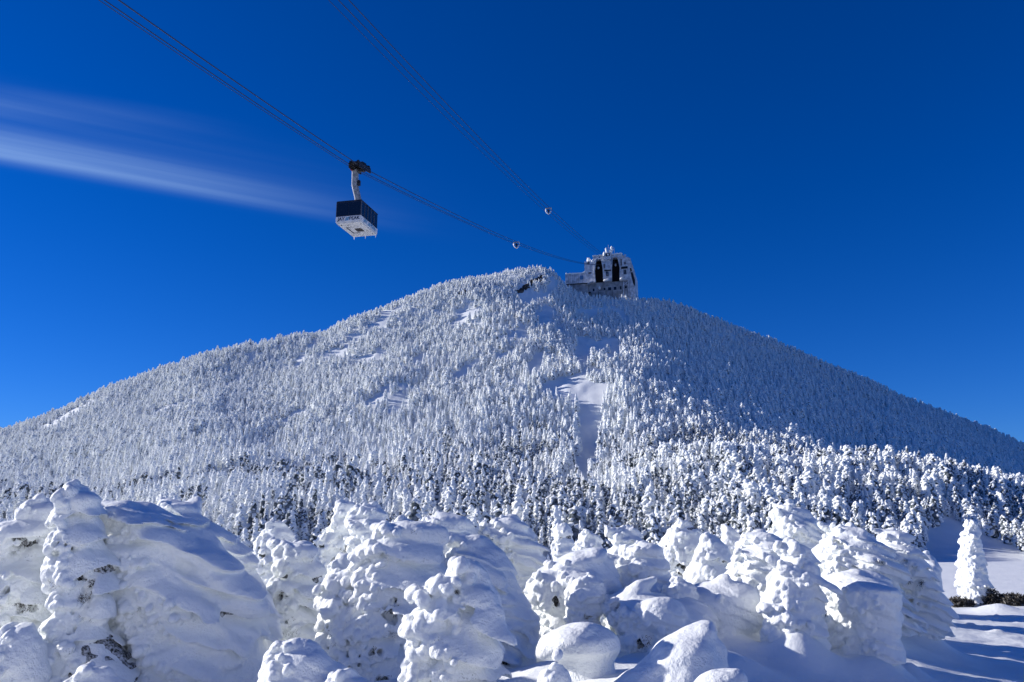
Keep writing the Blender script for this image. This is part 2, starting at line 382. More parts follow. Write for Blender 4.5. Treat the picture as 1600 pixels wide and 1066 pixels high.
def build_terrain():
    Yr = np.concatenate([np.geomspace(-400, -12, 60), np.arange(-11.5, 8, .5), np.arange(8, 30, .09), np.arange(30, 100, .5), np.arange(100, 345, 1.0), np.geomspace(345, 5500, 45)])
    wv = np.linspace(-1.15, 1.15, 600)
    Yg, Wg = np.meshgrid(Yr, wv, indexing='ij'); X = Wg * np.where(Yg > 0, Yg + 15, 15 - 1.2 * Yg)
    Z = height(X, Yg)
    V = np.stack([X, Yg, Z], -1).reshape(-1, 3)
    nr, nc = len(Yr), len(wv); i = np.arange(nr - 1)[:, None] * nc + np.arange(nc - 1)[None]
    Q = np.stack([i, i + 1, i + nc + 1, i + nc], -1).reshape(-1, 4)
    tag(link('ground', np_mesh('ground', V, Q), M['ground_snow'], smooth=True), kind='structure')
build_terrain()
#@@FOREST-BEGIN
# ------------------------------------------------------------------ snow-laden spruces of the mountain forest
def spruce_prototype(k):
    """unit-height rime spruce: (snow mesh, needle mesh)"""
    rs = np.random.RandomState(100 + k); stub = k % 3 == 2; bare = k >= 15      # the last ones have shed part of their snow
    wid = rs.uniform(.105, .175) if not stub else rs.uniform(.17, .26)
    vox = .0135
    m = wid * 1.6
    xs = np.arange(-m, m, vox); ys = xs; zs = np.arange(-.02, 1.06, vox)
    X, Y, Z = np.meshgrid(xs, ys, zs, indexing='ij')
    X = X.astype(np.float32); Y = Y.astype(np.float32); Z = Z.astype(np.float32)
    lean = rs.uniform(-.04, .04, 2); bend = rs.uniform(-.05, .05)
    prof = lambda h: wid * (np.clip(1.02 - h, 0, 1) ** (.72 if not stub else .5)) * np.clip(.55 + 2.4 * h, 0, 1)
    ax = lambda h: (lean[0] * h + bend * h * h, lean[1] * h)
    cx, cy = ax(Z)
    d = np.sqrt((X - cx) ** 2 + (Y - cy) ** 2) - prof(Z) * .42
    d = np.maximum(d, Z - .97)
    core = np.sqrt((X - cx) ** 2 + (Y - cy) ** 2) - prof(Z) * (.76 if bare else .66)
    core = np.maximum(core, np.maximum(Z - .9, .03 - Z))
    def smin(a, b, q):
        h = np.clip(.5 + .5 * (b - a) / q, 0, 1); return b + (a - b) * h - q * h * (1 - h)
    n = 70 if not stub else 54
    if bare: n = int(n * .55); d += .03; core -= .012
    for i in range(n):
        h = .05 + .93 * ((i + rs.uniform(0, 1)) / n) ** .95; th = i * 2.39996 + rs.uniform(-.5, .5)
        r = prof(h); c0x, c0y = ax(h)
        rr = r * rs.uniform(.45, .92); a = (.26 * r + .016) * rs.uniform(.8, 1.45); b = a * rs.uniform(.6, .95)
        px, py, pz = c0x + rr * math.cos(th), c0y + rr * math.sin(th), h
        lo = [max(0, int((v - 2 * a - o) / vox)) for v, o in ((px, xs[0]), (py, ys[0]), (pz, zs[0]))]
        hi = [int((v + 2 * a - o) / vox) + 2 for v, o in ((px, xs[0]), (py, ys[0]), (pz, zs[0]))]
        s = tuple(slice(p, q) for p, q in zip(lo, hi))
        ux, uy = math.cos(th), math.sin(th)
        dx, dy = X[s] - px, Y[s] - py; rad = dx * ux + dy * uy; tan = -dx * uy + dy * ux; dz = Z[s] - pz + rad * .45
        e = (np.sqrt((rad / (a * 1.35)) ** 2 + (tan / a) ** 2 + (dz / b) ** 2) - 1) * b
        d[s] = smin(d[s], e, .012)
    d = d + .010 * noise3(xs, ys, zs, .035, .035, .03, rs) + .006 * noise3(xs, ys, zs, .018, .018, .018, rs)
    core = core + .02 * noise3(xs, ys, zs, .03, .03, .03, rs)
    o = (xs[0], ys[0], zs[0])
    sm = sdf_mesh('snow_crown', d, vox, o); cm = sdf_mesh('needles', core[::2, ::2, ::2], vox * 2, o)
    for me, mm in ((sm, M['far_snow']), (cm, M['far_foliage'])):
        me.materials.append(mm); me.polygons.foreach_set('use_smooth', np.ones(len(me.polygons), bool))
    return sm, cm
PROTO = [spruce_prototype(k) for k in range(20)]
def joined(k):
    a, b = PROTO[k]
    bm = bmesh.new(); bm.from_mesh(a); n = len(bm.faces); bm.from_mesh(b); bm.faces.ensure_lookup_table()
    for f in bm.faces[n:]: f.material_index = 1
    me = bpy.data.meshes.new('forest_tree'); bm.to_mesh(me); bm.free()
    me.materials.append(M['far_snow']); me.materials.append(M['far_foliage'])
    me.polygons.foreach_set('use_smooth', np.ones(len(me.polygons), bool))
    return me

def inside(px, py, poly):
    r = np.zeros(px.shape, bool); n = len(poly)
    for i in range(n):
        x0, y0 = poly[i]; x1, y1 = poly[(i + 1) % n]
        if y0 == y1: continue
        r ^= ((y0 > py) != (y1 > py)) & (px < (x1 - x0) * (py - y0) / (y1 - y0) + x0)
    return r
CLEARINGS = [
 [(985,522),(945,560),(905,585),(850,598),(846,618),(904,640),(909,700),(896,735),(872,766),(912,768),(934,740),(938,650),(942,628),(958,590),(1000,545)],
 [(832,520),(850,478),(868,482),(856,530),(846,585),(828,590)], [(896,486),(960,478),(985,500),(975,530),(930,568),(888,585),(902,530)], [(872,500),(884,490),(880,560),(868,580)],
 [(804,484),(812,446),(845,430),(874,438),(858,468)], [(700,508),(742,480),(760,483),(712,515)], [(452,580),(488,530),(500,528),(466,576)],
 [(236,644),(300,622),(318,628),(250,652)], [(556,640),(612,600),(628,602),(580,645)], [(640,560),(668,548),(676,556),(648,580)], [(770,560),(800,545),(806,552),(778,570)],
 [(1472,806),(1540,836),(1640,882),(1640,905),(1430,905),(1442,858)], [(430,662),(470,640),(482,646),(440,672)],
 [(700,590),(745,560),(752,566),(712,602)], [(350,600),(380,588),(384,594),(352,608)], [(1318,706),(1340,712),(1338,742),(1316,738)],
]
# tops of the near snow ghosts: what stands lower behind them is out of sight
NEAR_TOPS = ([0,60,110,180,300,380,430,470,540,600,660,720,790,840,880,930,1000,1060,1110,1180,1240,1330,1400,1440,1480,1600],
             [830,800,775,785,800,870,850,850,800,805,815,815,815,850,835,835,845,820,840,830,800,825,835,870,870,870])
def forest_points():
    rs = np.random.RandomState(7)
    sp = 1.15
    gx, gy = np.meshgrid(np.arange(-250, 270, sp), np.arange(86, 330, sp), indexing='ij')
    x = (gx + rs.uniform(-.55, .55, gx.shape) * sp).ravel(); y = (gy + rs.uniform(-.55, .55, gy.shape) * sp).ravel()
    s = y / ridge_y(x, y)
    q = x / y
    z = height(x, y)
    px, py = project(np.stack([x, y, z], -1))
    H = np.interp(s, [.25, .42, .55, .7, .85, 1.0, 1.1], [4.3, 4.3, 3.9, 3.1, 2.4, 1.85, 1.7])
    H *= np.where(px > 990, np.interp(s, [.3, .5, .62, 1], [.95, .90, .92, 1.1]), 1.0)
    H *= 1 + .22 * noise2(x * .06, y * .06, 61) + np.clip(rs.normal(0, .24, len(x)), -.5, .55)
    # wanted spacing grows with height
    keep = rs.uniform(0, 1, len(x)) < np.clip((sp / (H * .37)) ** 2, 0, 1)
    patch = fbm2(x * .07, y * .07, 71, 3)
    keep &= ~((s > .72) & (px < 870) & (patch > .48 + rs.uniform(0, .5, len(x))))
    keep &= (s < 1.06) & (s > .30)
    keep &= (np.abs(q) < .86) & (px > -260) & (px < 1860)
    clump = fbm2(x * .11, y * .05, 81, 3)
    for k, c in enumerate(CLEARINGS): keep &= ~(inside(px, py, c) & ((clump < -.12) if 1 <= k <= 4 else ((clump < .12) | (py > 600)) if k == 0 else True))
    keep &= ~((px > 878) & (px < 1000) & (s > .965) & (py < 480) & (s > .985))      # the summit house stands here
    x, y, z, H, s, px, py = (a[keep] for a in (x, y, z, H, s, px, py))
    return x, y, z - .06 * H, H, s, px, py, rs
def build_forest():
    x, y, z, H, s, px, py, rs = forest_points()
    n = len(x)
    kind = rs.randint(0, 15, n)
    stubby = (s > .72) | (px > 1000)
    swap = stubby & (rs.uniform(0, 1, n) < .55); kind[swap] = (kind[swap] // 3) * 3 + 2
    slim = ~stubby & (kind % 3 == 2) & (rs.uniform(0, 1, n) < .8); kind[slim] -= 1
    dark = (.8 * noise2(x * .045, y * .045, 91) + .5 * noise2(x * .15, y * .15, 92) + 1.0 * np.clip((.60 - s) / .12, -1.6, .5) - .5 * (px < 420)) > .25 + rs.uniform(-.4, .5, n)
    kind[dark & (rs.uniform(0, 1, n) < .75)] = 15; kind[kind == 15] += rs.randint(0, 5, int((kind == 15).sum()))
    rot = rs.uniform(0, 2 * math.pi, n); tx, ty = rs.normal(0, .075, n), rs.normal(0, .075, n)
    wide = rs.uniform(.9, 1.3, n)
    # the 260 that show largest in the picture become trees of their own
    tpx, tpy = project(np.stack([x, y, z + H], -1))
    seen = (tpx > 2) & (tpx < 1598) & (tpy + 14 < np.interp(tpx, *NEAR_TOPS))
    hid = (tpx > 1320) & (y > 1) & (px > 0) & (tpy > 9999)
    size = np.where(seen & ~hid, H / y, 0)
    pick = np.argsort(-size)[:250]
    single = np.zeros(n, bool); single[pick] = True
    GROUPS = [((-1e9, 420), 'snow-laden spruces at the forest foot behind the big snow dome', 'slim snow-laden spruce at the forest foot beyond the left snow domes'),
              ((420, 860), 'snow-laden spruces at the forest foot in the middle', 'snow-crusted spruce at the forest foot behind the middle snow trees'),
              ((860, 1180), 'snow-laden spruces below the trail', 'snow-crusted spruce below the ski trail cut, behind small snow trees'),
              ((1180, 1e9), 'stubby snow-laden spruces on the right-hand knoll', 'stubby snow-crusted spruce on the sunlit knoll at right')]
    for i in pick:
        g = next(g for g in GROUPS if g[0][0] <= px[i] < g[0][1])
        t = empty('spruce_tree', (x[i], y[i], z[i]), rot[i]); t.rotation_euler = (tx[i], ty[i], rot[i])
        t.scale = (H[i] * wide[i], H[i] * wide[i], H[i])
        tag(t, g[2], 'tree', g[1])
        for nm, me in zip(('snow_crown', 'needles'), PROTO[kind[i]]):
            o = bpy.data.objects.new(nm, me); COL.objects.link(o); o.parent = t
    rest = ~single
    pc = bpy.data.collections.new('forest_tree_kinds')
    for k in range(20):
        pc.objects.link(bpy.data.objects.new('forest_tree_%d' % k, joined(k)))
    me = bpy.data.meshes.new('mountain_forest'); m = int(rest.sum()); me.vertices.add(m)
    me.vertices.foreach_set('co', np.stack([x, y, z], -1)[rest].astype(np.float32).ravel())
    a = me.attributes.new('rot', 'FLOAT_VECTOR', 'POINT'); a.data.foreach_set('vector', np.stack([tx, ty, rot], -1)[rest].astype(np.float32).ravel())
    a = me.attributes.new('siz', 'FLOAT_VECTOR', 'POINT'); a.data.foreach_set('vector', np.stack([H * wide, H * wide, H], -1)[rest].astype(np.float32).ravel())
    a = me.attributes.new('pick', 'INT', 'POINT'); a.data.foreach_set('value', kind[rest].astype(np.int32))
    o = bpy.data.objects.new('mountain_forest', me); COL.objects.link(o)
    tag(o, 'dense rime-white spruce forest covering the whole mountainside up to the summit', 'forest', kind='stuff')
    ng = bpy.data.node_groups.new('forest', 'GeometryNodeTree')
    ng.interface.new_socket('Geometry', in_out='INPUT', socket_type='NodeSocketGeometry'); ng.interface.new_socket('Geometry', in_out='OUTPUT', socket_type='NodeSocketGeometry')
    N, L = ng.nodes, ng.links
    gi, go = N.new('NodeGroupInput'), N.new('NodeGroupOutput')
    ci = N.new('GeometryNodeCollectionInfo'); ci.inputs['Collection'].default_value = pc; ci.inputs['Separate Children'].default_value = True; ci.inputs['Reset Children'].default_value = True
    ip = N.new('GeometryNodeInstanceOnPoints'); ip.inputs['Pick Instance'].default_value = True
    def named(nm, ty):
        q = N.new('GeometryNodeInputNamedAttribute'); q.data_type = ty; q.inputs['Name'].default_value = nm; return q.outputs['Attribute']
    L.new(gi.outputs[0], ip.inputs['Points']); L.new(ci.outputs[0], ip.inputs['Instance'])
    L.new(named('pick', 'INT'), ip.inputs['Instance Index']); L.new(named('rot', 'FLOAT_VECTOR'), ip.inputs['Rotation']); L.new(named('siz', 'FLOAT_VECTOR'), ip.inputs['Scale'])
    L.new(ip.outputs[0], go.inputs[0])
    md = o.modifiers.new('forest', 'NODES'); md.node_group = ng
    print('forest', n, 'single', len(pick), 'faces', [len(a.polygons) for a, b in PROTO])
build_forest()
#@@FOREST-END
#@@FORE-BEGIN
# ------------------------------------------------------------------ snow ghosts: rime-buried trees close to the camera
def smin(a, b, q):
    h = np.clip(.5 + .5 * (b - a) / q, 0, 1); return b + (a - b) * h - q * h * (1 - h)
def snow_ghost(name, prof, Y, label, seed, lump=.6, pads=1.0, pad=.16, smooth=.06, cav=6, depth=.85, strata=.02, cat='tree', group=None, drape=0.0, rough=1.0, twigs=True, trunk=True, vk=1.0, capr=None, fs=1.0, open_=.0, blobs=(), sh=.38, tier=None):
    """prof: (row, left column, right column) down the outline as seen at distance Y, turned into metres at that place.
    lump: how much cauliflower rime grows on the windward (left) flank; pads: snow pillows; cav: holes where needles show."""
    rs = np.random.RandomState(seed)
    ct = [at(.5 * (l + r), row, Y) for row, l, r in prof]
    hw = np.array([at(r, row, Y).x - at(l, row, Y).x for row, l, r in prof]) / 2
    zc = np.array([p.z for p in ct]); xc = np.array([p.x for p in ct])
    ztop = zc[0]
    gz = float(height(np.array([xc[-1]]), np.array([Y]))[0]) - .25
    if zc[-1] > gz: zc = np.append(zc, gz); xc = np.append(xc, xc[-1]); hw = np.append(hw, hw[-1] * (.8 if trunk else 1.1))
    zlow = max(gz, zc[-1]); zlow = min(zlow, zc[-1])
    vox = max(.014, Y * .00150 * vk)
    mrg = .12 + .75 * pad + 2 * vox
    dcap = hw.max() * depth
    xs = np.arange((xc - hw).min() - mrg, (xc + hw).max() + mrg, vox)
    ys = np.arange(Y - dcap - mrg, Y + dcap + mrg, vox)
    zs = np.arange(max(gz, zlow) , ztop + mrg, vox)
    o = zc.argsort()
    XC = pchip(zc[o], xc[o], np.clip(zs, zc.min(), ztop)).astype(np.float32); HW = np.maximum(pchip(zc[o], hw[o], np.clip(zs, zc.min(), ztop)), .02).astype(np.float32)
    sc = min(1.0, hw.max() / .55) * fs                                     # small ones get finer features
    pr = pad * sc
    SH = np.minimum(pr * sh, HW * .45)
    cap = float(np.clip(HW[-1] * 1.0, .05, .5)) if capr is None else capr
    tcap = np.clip((zs - (ztop - cap)) / cap, 0, 1); HW = (HW * np.sqrt(np.maximum(1 - tcap ** 2, .0)) + .004).astype(np.float32)
    HWc = np.maximum(HW - SH, .006); HDc = np.maximum(HWc * depth, .006); HD = HW * depth
    X = xs[:, None, None].astype(np.float32); Yy = ys[None, :, None].astype(np.float32); Z = zs[None, None, :].astype(np.float32)
    RX = (X - XC) / HWc; RY = (Yy - Y) / HDc
    d = (np.sqrt(RX * RX + RY * RY) - 1) * np.minimum(HWc, HDc)
    d = np.maximum(d, Z - (ztop - pr * .3))
    pk = noise3(xs, ys, zs, .30 * sc, .30 * sc, .30 * sc, rs)
    core = d + (.085 - .075 * min(open_, 1) if open_ else .10) * sc
    OP = open_ * np.clip((pk + .10 - .25 * RX - .3 * np.clip((Z - (ztop - .5 * sc)) / (.5 * sc), 0, 1)) * 2.6, 0, 1)
    if open_: d = d + .17 * sc * OP
    # snow pillows round the flanks, drooping outwards
    area = float(np.sum(HW) * vox * 2 * math.pi * .8)
    npad = int(pads * area / (pr * pr * 2.2))
    cum = np.cumsum(HW); cum /= cum[-1]
    def put(px, py, pz, a, b, c, ux, uy, droop, q):
        R_ = 1.75 * max(a, b, c) + 2 * q + 2 * vox; Rz = R_ + droop * 1.5 * max(a, b)
        lo = [max(0, int((v - w_ - g[0]) / vox)) for v, g, w_ in ((px, xs, R_), (py, ys, R_), (pz, zs, Rz))]
        hi = [int((v + w_ - g[0]) / vox) + 2 for v, g, w_ in ((px, xs, R_), (py, ys, R_), (pz, zs, Rz))]
        if min(hi) <= 0: return
        s = (slice(lo[0], hi[0]), slice(lo[1], hi[1]), slice(lo[2], hi[2]))
        if d[s].size == 0: return
        dx = X[s[0]] - px; dy = Yy[:, s[1]] - py
        rad = dx * ux + dy * uy; tan = -dx * uy + dy * ux; dz = Z[:, :, s[2]] - pz + rad * droop
        e = (np.sqrt((rad / a) ** 2 + (tan / b) ** 2 + (dz / c) ** 2) - 1) * min(a, b, c)
        d[s] = smin(d[s], e, q)
    for i in range(npad):
        k = int(np.searchsorted(cum, (i + rs.uniform()) / max(npad, 1))); k = min(k, len(zs) - 1)
        th = i * 2.39996 + rs.uniform(-.4, .4); ux, uy = math.cos(th), math.sin(th)
        wind = max(0.0, -ux)                                           # 1 on the windward flank
        z = float(zs[k]) - pr * .25
        a = min(pr * rs.uniform(.7, 1.35) * (1 - .35 * wind * lump), HW[k] * .8 + .015)
        ra, ta, ca = a * rs.uniform(.9, 1.3), a * rs.uniform(.85, 1.4), a * rs.uniform(.6, 1.0)
        off = max(0.0, HW[k] * rs.uniform(.94, 1.03) - ra)
        if open_:
            ii = np.clip(int((float(XC[k]) + HWc[k] * ux - xs[0]) / vox), 0, len(xs) - 1), np.clip(int((Y + HDc[k] * uy - ys[0]) / vox), 0, len(ys) - 1)
            if OP[ii[0], ii[1], k] > .45 and rs.uniform() < .3: continue
        put(float(XC[k]) + off * ux, Y + off * depth * uy, z, ra, ta, ca, ux, uy, rs.uniform(.3, 1.0), smooth * sc * (1 - .5 * wind * lump) + .012)
    # the big pillows one can tell apart: (column, row, half width, half height in columns, tilt to the left, depth shift in m)
    mpp = Y / F / fwd_of(prof[len(prof) // 2][0])
    for bl in blobs:
        bx, br, brx, brz = bl[:4]; tl = bl[4] if len(bl) > 4 else 0.0; dyy = bl[5] if len(bl) > 5 else None
        c = at(bx, br, Y); k = int(np.clip((c.z - zs[0]) / vox, 0, len(zs) - 1)); q_ = (c.x - float(XC[k])) / max(float(HW[k]), .05)
        yo = -depth * float(HW[k]) * math.sqrt(max(0.0, 1 - min(q_ * q_, 1))) * .72 if dyy is None else dyy
        put(c.x, Y + yo, c.z, brx * mpp, brx * mpp * .85, brz * mpp, -1.0, 0.0, tl, max(.015, smooth * .6))
    # wind-drawn drapes trailing to the lee (right) side
    for i in range(int(drape * area / .09)):
        k = min(int(np.searchsorted(cum, rs.uniform(.05, 1))), len(zs) - 1); th = rs.uniform(-2.3, .3); ux, uy = math.cos(th), math.sin(th)
        L_ = rs.uniform(.18, .42) * sc; px = float(XC[k]) + max(0, HW[k] - .2 * sc) * ux * .97; py = Y + HD[k] * .93 * uy
        if ux > .3: px -= L_ * .6 * ux
        put(px, py, float(zs[k]), L_, .12 * sc, .075 * sc, .96, .28 * (1 if uy > 0 else -1), rs.uniform(.3, .6), .09 * sc)
    d += (.055 * noise3(xs, ys, zs, .50 * sc, .5 * sc, .40 * sc, rs) + .022 * noise3(xs, ys, zs, .17 * sc, .17 * sc, .11 * sc, rs)) * sc
    if strata: d += strata * .5 * sc * noise3(xs, ys, zs, .60 * sc, .60 * sc, .12 * sc, rs)
    # snow-loaded branch tiers ('r': drooping all round) or wind-drawn layers slanting to the lee ('s')
    if tier:
        A_, lam, mode = tier; A_ *= sc * (1.35 if open_ > .3 else 1); lam *= sc
        if mode == 'r': w_ = (Z - ztop) + .6 * np.sqrt((X - XC) ** 2 + (Yy - Y) ** 2)
        else: w_ = (Z - ztop) + .42 * (X - XC) - .10 * (Yy - Y)
        w_ = w_ / lam + .42 * noise3(xs, ys, zs, 1.2 * lam, 1.2 * lam, 1.1 * lam, rs) + .10 * noise3(xs, ys, zs, .4 * lam, .4 * lam, .4 * lam, rs) + rs.uniform()
        fr = w_ - np.floor(w_)
        p_ = np.where(fr < .20, np.clip((fr - .08) / .12, 0, 1), np.clip((1 - fr) / .84, 0, 1) ** .75)
        d -= (A_ * (.35 + .65 * np.clip(.5 + noise3(xs, ys, zs, .5 * sc, .5 * sc, .4 * sc, rs), 0, 1.3))) * (p_ - .5) * np.clip((ztop - .06 * sc - Z) / (.25 * sc), .15, 1)
    # crusty rime: billows with sharp creases, strongest on the windward flank and in patches
    windw = np.clip(-.05 - .95 * RX, 0, 1.0) * lump
    pat = np.clip(.35 + noise3(xs, ys, zs, .45 * sc, .45 * sc, .45 * sc, rs), 0, 1)
    d -= (windw * (.45 + .55 * pat) + .18 * rough * pat) * (.040 * np.abs(noise3(xs, ys, zs, .11, .11, .10, rs)) + .030 * np.abs(noise3(xs, ys, zs, .055, .055, .05, rs))) * (.6 + .4 * sc)
    d += (.4 + .6 * pat) * rough * (.0065 * noise3(xs, ys, zs, .06, .06, .04, rs) + .0055 * noise3(xs, ys, zs, .03, .03, .025, rs))
    # surface samples for rime and holes
    gx, gy_, gz_ = (d[2:, 1:-1, 1:-1] - d[:-2, 1:-1, 1:-1]), (d[1:-1, 2:, 1:-1] - d[1:-1, :-2, 1:-1]), (d[1:-1, 1:-1, 2:] - d[1:-1, 1:-1, :-2])
    I = np.argwhere(np.abs(d[1:-1, 1:-1, 1:-1]) < vox * .55)
    patch = noise3(xs, ys, zs, .38 * sc, .38 * sc, .38 * sc, rs)
    if len(I):
        I = I[rs.permutation(len(I))]
        nx, ny, nz = gx[tuple(I.T)], gy_[tuple(I.T)], gz_[tuple(I.T)]
        ln = np.sqrt(nx * nx + ny * ny + nz * nz) + 1e-6; nx, ny, nz = nx / ln, ny / ln, nz / ln
        pv = patch[tuple((I + 1).T)]
        P = np.stack([xs[I[:, 0] + 1], ys[I[:, 1] + 1], zs[I[:, 2] + 1]], -1)
        under = np.clip(-nz, 0, 1)
        wgt = np.clip(-nx - .2, 0, 1) * lump * 1.5 * (nz < .75) + .6 * lump * np.clip(-nz, 0, 1) * (ny < .3) + .8 * lump ** 2 * np.clip(pv - .45, 0, 1) * (nz < .5)
        rxp = RX[I[:, 0] + 1, 0, I[:, 2] + 1]
        wgt = wgt * np.clip(.25 - 1.1 * rxp + .9 * np.clip(pv - .5, 0, 1), 0, 1)
        sel = np.flatnonzero((rs.uniform(0, 1, len(I)) < np.clip(wgt, 0, 1)) & (ny < .55))
        nl = int(min(len(sel), 750 * lump * max(area, .5) ** .9 / (sc ** 1.2)))
        for i in sel[:nl]:
            r = .018 + .060 * rs.uniform(0, 1) ** 2; r *= (.55 + .45 * sc) * (1 + .25 * under[i])
            p = P[i] + np.array([nx[i], ny[i], nz[i]]) * r * .45; nh = math.hypot(nx[i], ny[i]) + 1e-4
            put(p[0], p[1], p[2], r * 1.1, r, r * rs.uniform(.8, 1.15), float(nx[i] / nh), float(ny[i] / nh), rs.uniform(.1, .6), .008 + .12 * r)
        # holes in the crust where branches show
        sel = np.flatnonzero((ny < -.1) & (nz < .25) & (P[:, 2] < ztop - .3 * sc) & ((nx < .2) | (rs.uniform(0, 1, len(I)) < .15)))
        holes = []
        if len(sel):
            cn = noise3(xs, ys, zs, .06, .06, .09, rs)
            for i in sel:
                if len(holes) >= cav * 2: break
                dm = min([np.linalg.norm(P[i] - h[0]) for h in holes] + [9])
                if dm < .035 * sc or (dm > .15 * sc and len(holes) >= max(2, cav * .7)): continue
                r = (.018 + .052 * rs.uniform(0, 1) ** 1.6) * sc * (1.35 if len(holes) < cav * .7 else 1)
                holes.append((P[i], r, (nx[i], ny[i], nz[i])))
                R_ = r * 3.8
                lo = [max(0, int((v - R_ - g[0]) / vox)) for v, g in zip(P[i], (xs, ys, zs))]
                hi = [int((v + R_ - g[0]) / vox) + 2 for v, g in zip(P[i], (xs, ys, zs))]
                s = tuple(slice(a_, b_) for a_, b_ in zip(lo, hi))
                rx, rz = rs.uniform(.6, 1.3), rs.uniform(.6, 1.7)
                e = (np.sqrt(((X[s[0]] - P[i][0]) / rx) ** 2 + ((Yy[:, s[1]] - P[i][1] - r) / 2.6) ** 2 + ((Z[:, :, s[2]] - P[i][2]) / rz) ** 2) - r) + r * 1.5 * cn[s]
                d[s] = np.maximum(d[s], -e)
    d[:, :, 0] = np.maximum(d[:, :, 0], vox * .5); d[:, :, -1] = 1; d[0] = 1; d[-1] = 1; d[:, 0] = 1; d[:, -1] = 1
    base = Vector((float(xc[-1]), Y, max(gz + .25, float(zs[0]))))
    root = empty(name, base)
    org = np.array([xs[0], ys[0], zs[0]]) - np.array(base)
    link('snow_crown', sdf_mesh('snow_crown', d, vox, org), M['rime'] if open_ >= .45 else M['snow'], root, True)
    if open_ or (cav and len(holes)):
        st = 2
        cn2 = noise3(xs[::st], ys[::st], zs[::st], .06, .06, .05, rs)
        c = core[::st, ::st, ::st] + (.045 if open_ else .035) * cn2
        c[:, :, -1] = 1; c[0] = 1; c[-1] = 1; c[:, 0] = 1; c[:, -1] = 1; c[:, :, 0] = np.maximum(c[:, :, 0], vox)
        link('needles', sdf_mesh('needles', c, vox * st, org), M['foliage'], root, True)
        if twigs:
            for p, r, nrm in holes:
                V, Fc = [], []
                nn = Vector(nrm)
                for _ in range(int(3 + 160 * r * r / .02)):
                    q = Vector(p) + Vector(rs.normal(0, 1, 3)) * float(r * .45) - nn * float(r * .65)
                    dr = (Vector(rs.normal(0, 1, 3)) * .8 + nn * .7 + Vector((0, 0, -.25))).normalized()
                    L_ = rs.uniform(.03, .08); w = rs.uniform(.003, .006)
                    a_ = dr.orthogonal().normalized(); b_ = dr.cross(a_); k = len(V)
                    for j in range(3): V.append(q + w * (math.cos(2.094 * j) * a_ + math.sin(2.094 * j) * b_))
                    V.append(q + dr * L_)
                    Fc += [(k, k + 1, k + 3), (k + 1, k + 2, k + 3), (k + 2, k, k + 3)]
                link('twig_tuft', np_mesh('twig_tuft', np.array(V) - np.array(base), np.array(Fc)), M['twig'], root)
    if trunk:
        zt = float(zs[0]) - .3
        pts = [Vector((np.interp(z, zc[o], xc[o]), Y, z)) - base for z in np.linspace(zt, ztop - .25 * (ztop - zt), 8)]
        MB().tube(pts, .1, 10, [.10 * sc * (1 - .09 * i) + .02 for i in range(8)]).build('trunk', M['bark'], root, smooth=True)
    return tag(root, label, cat, group)
def g(prof, Y, label, seed, name='snow_tree', **k): return snow_ghost(name, prof, Y, label, seed, **k)
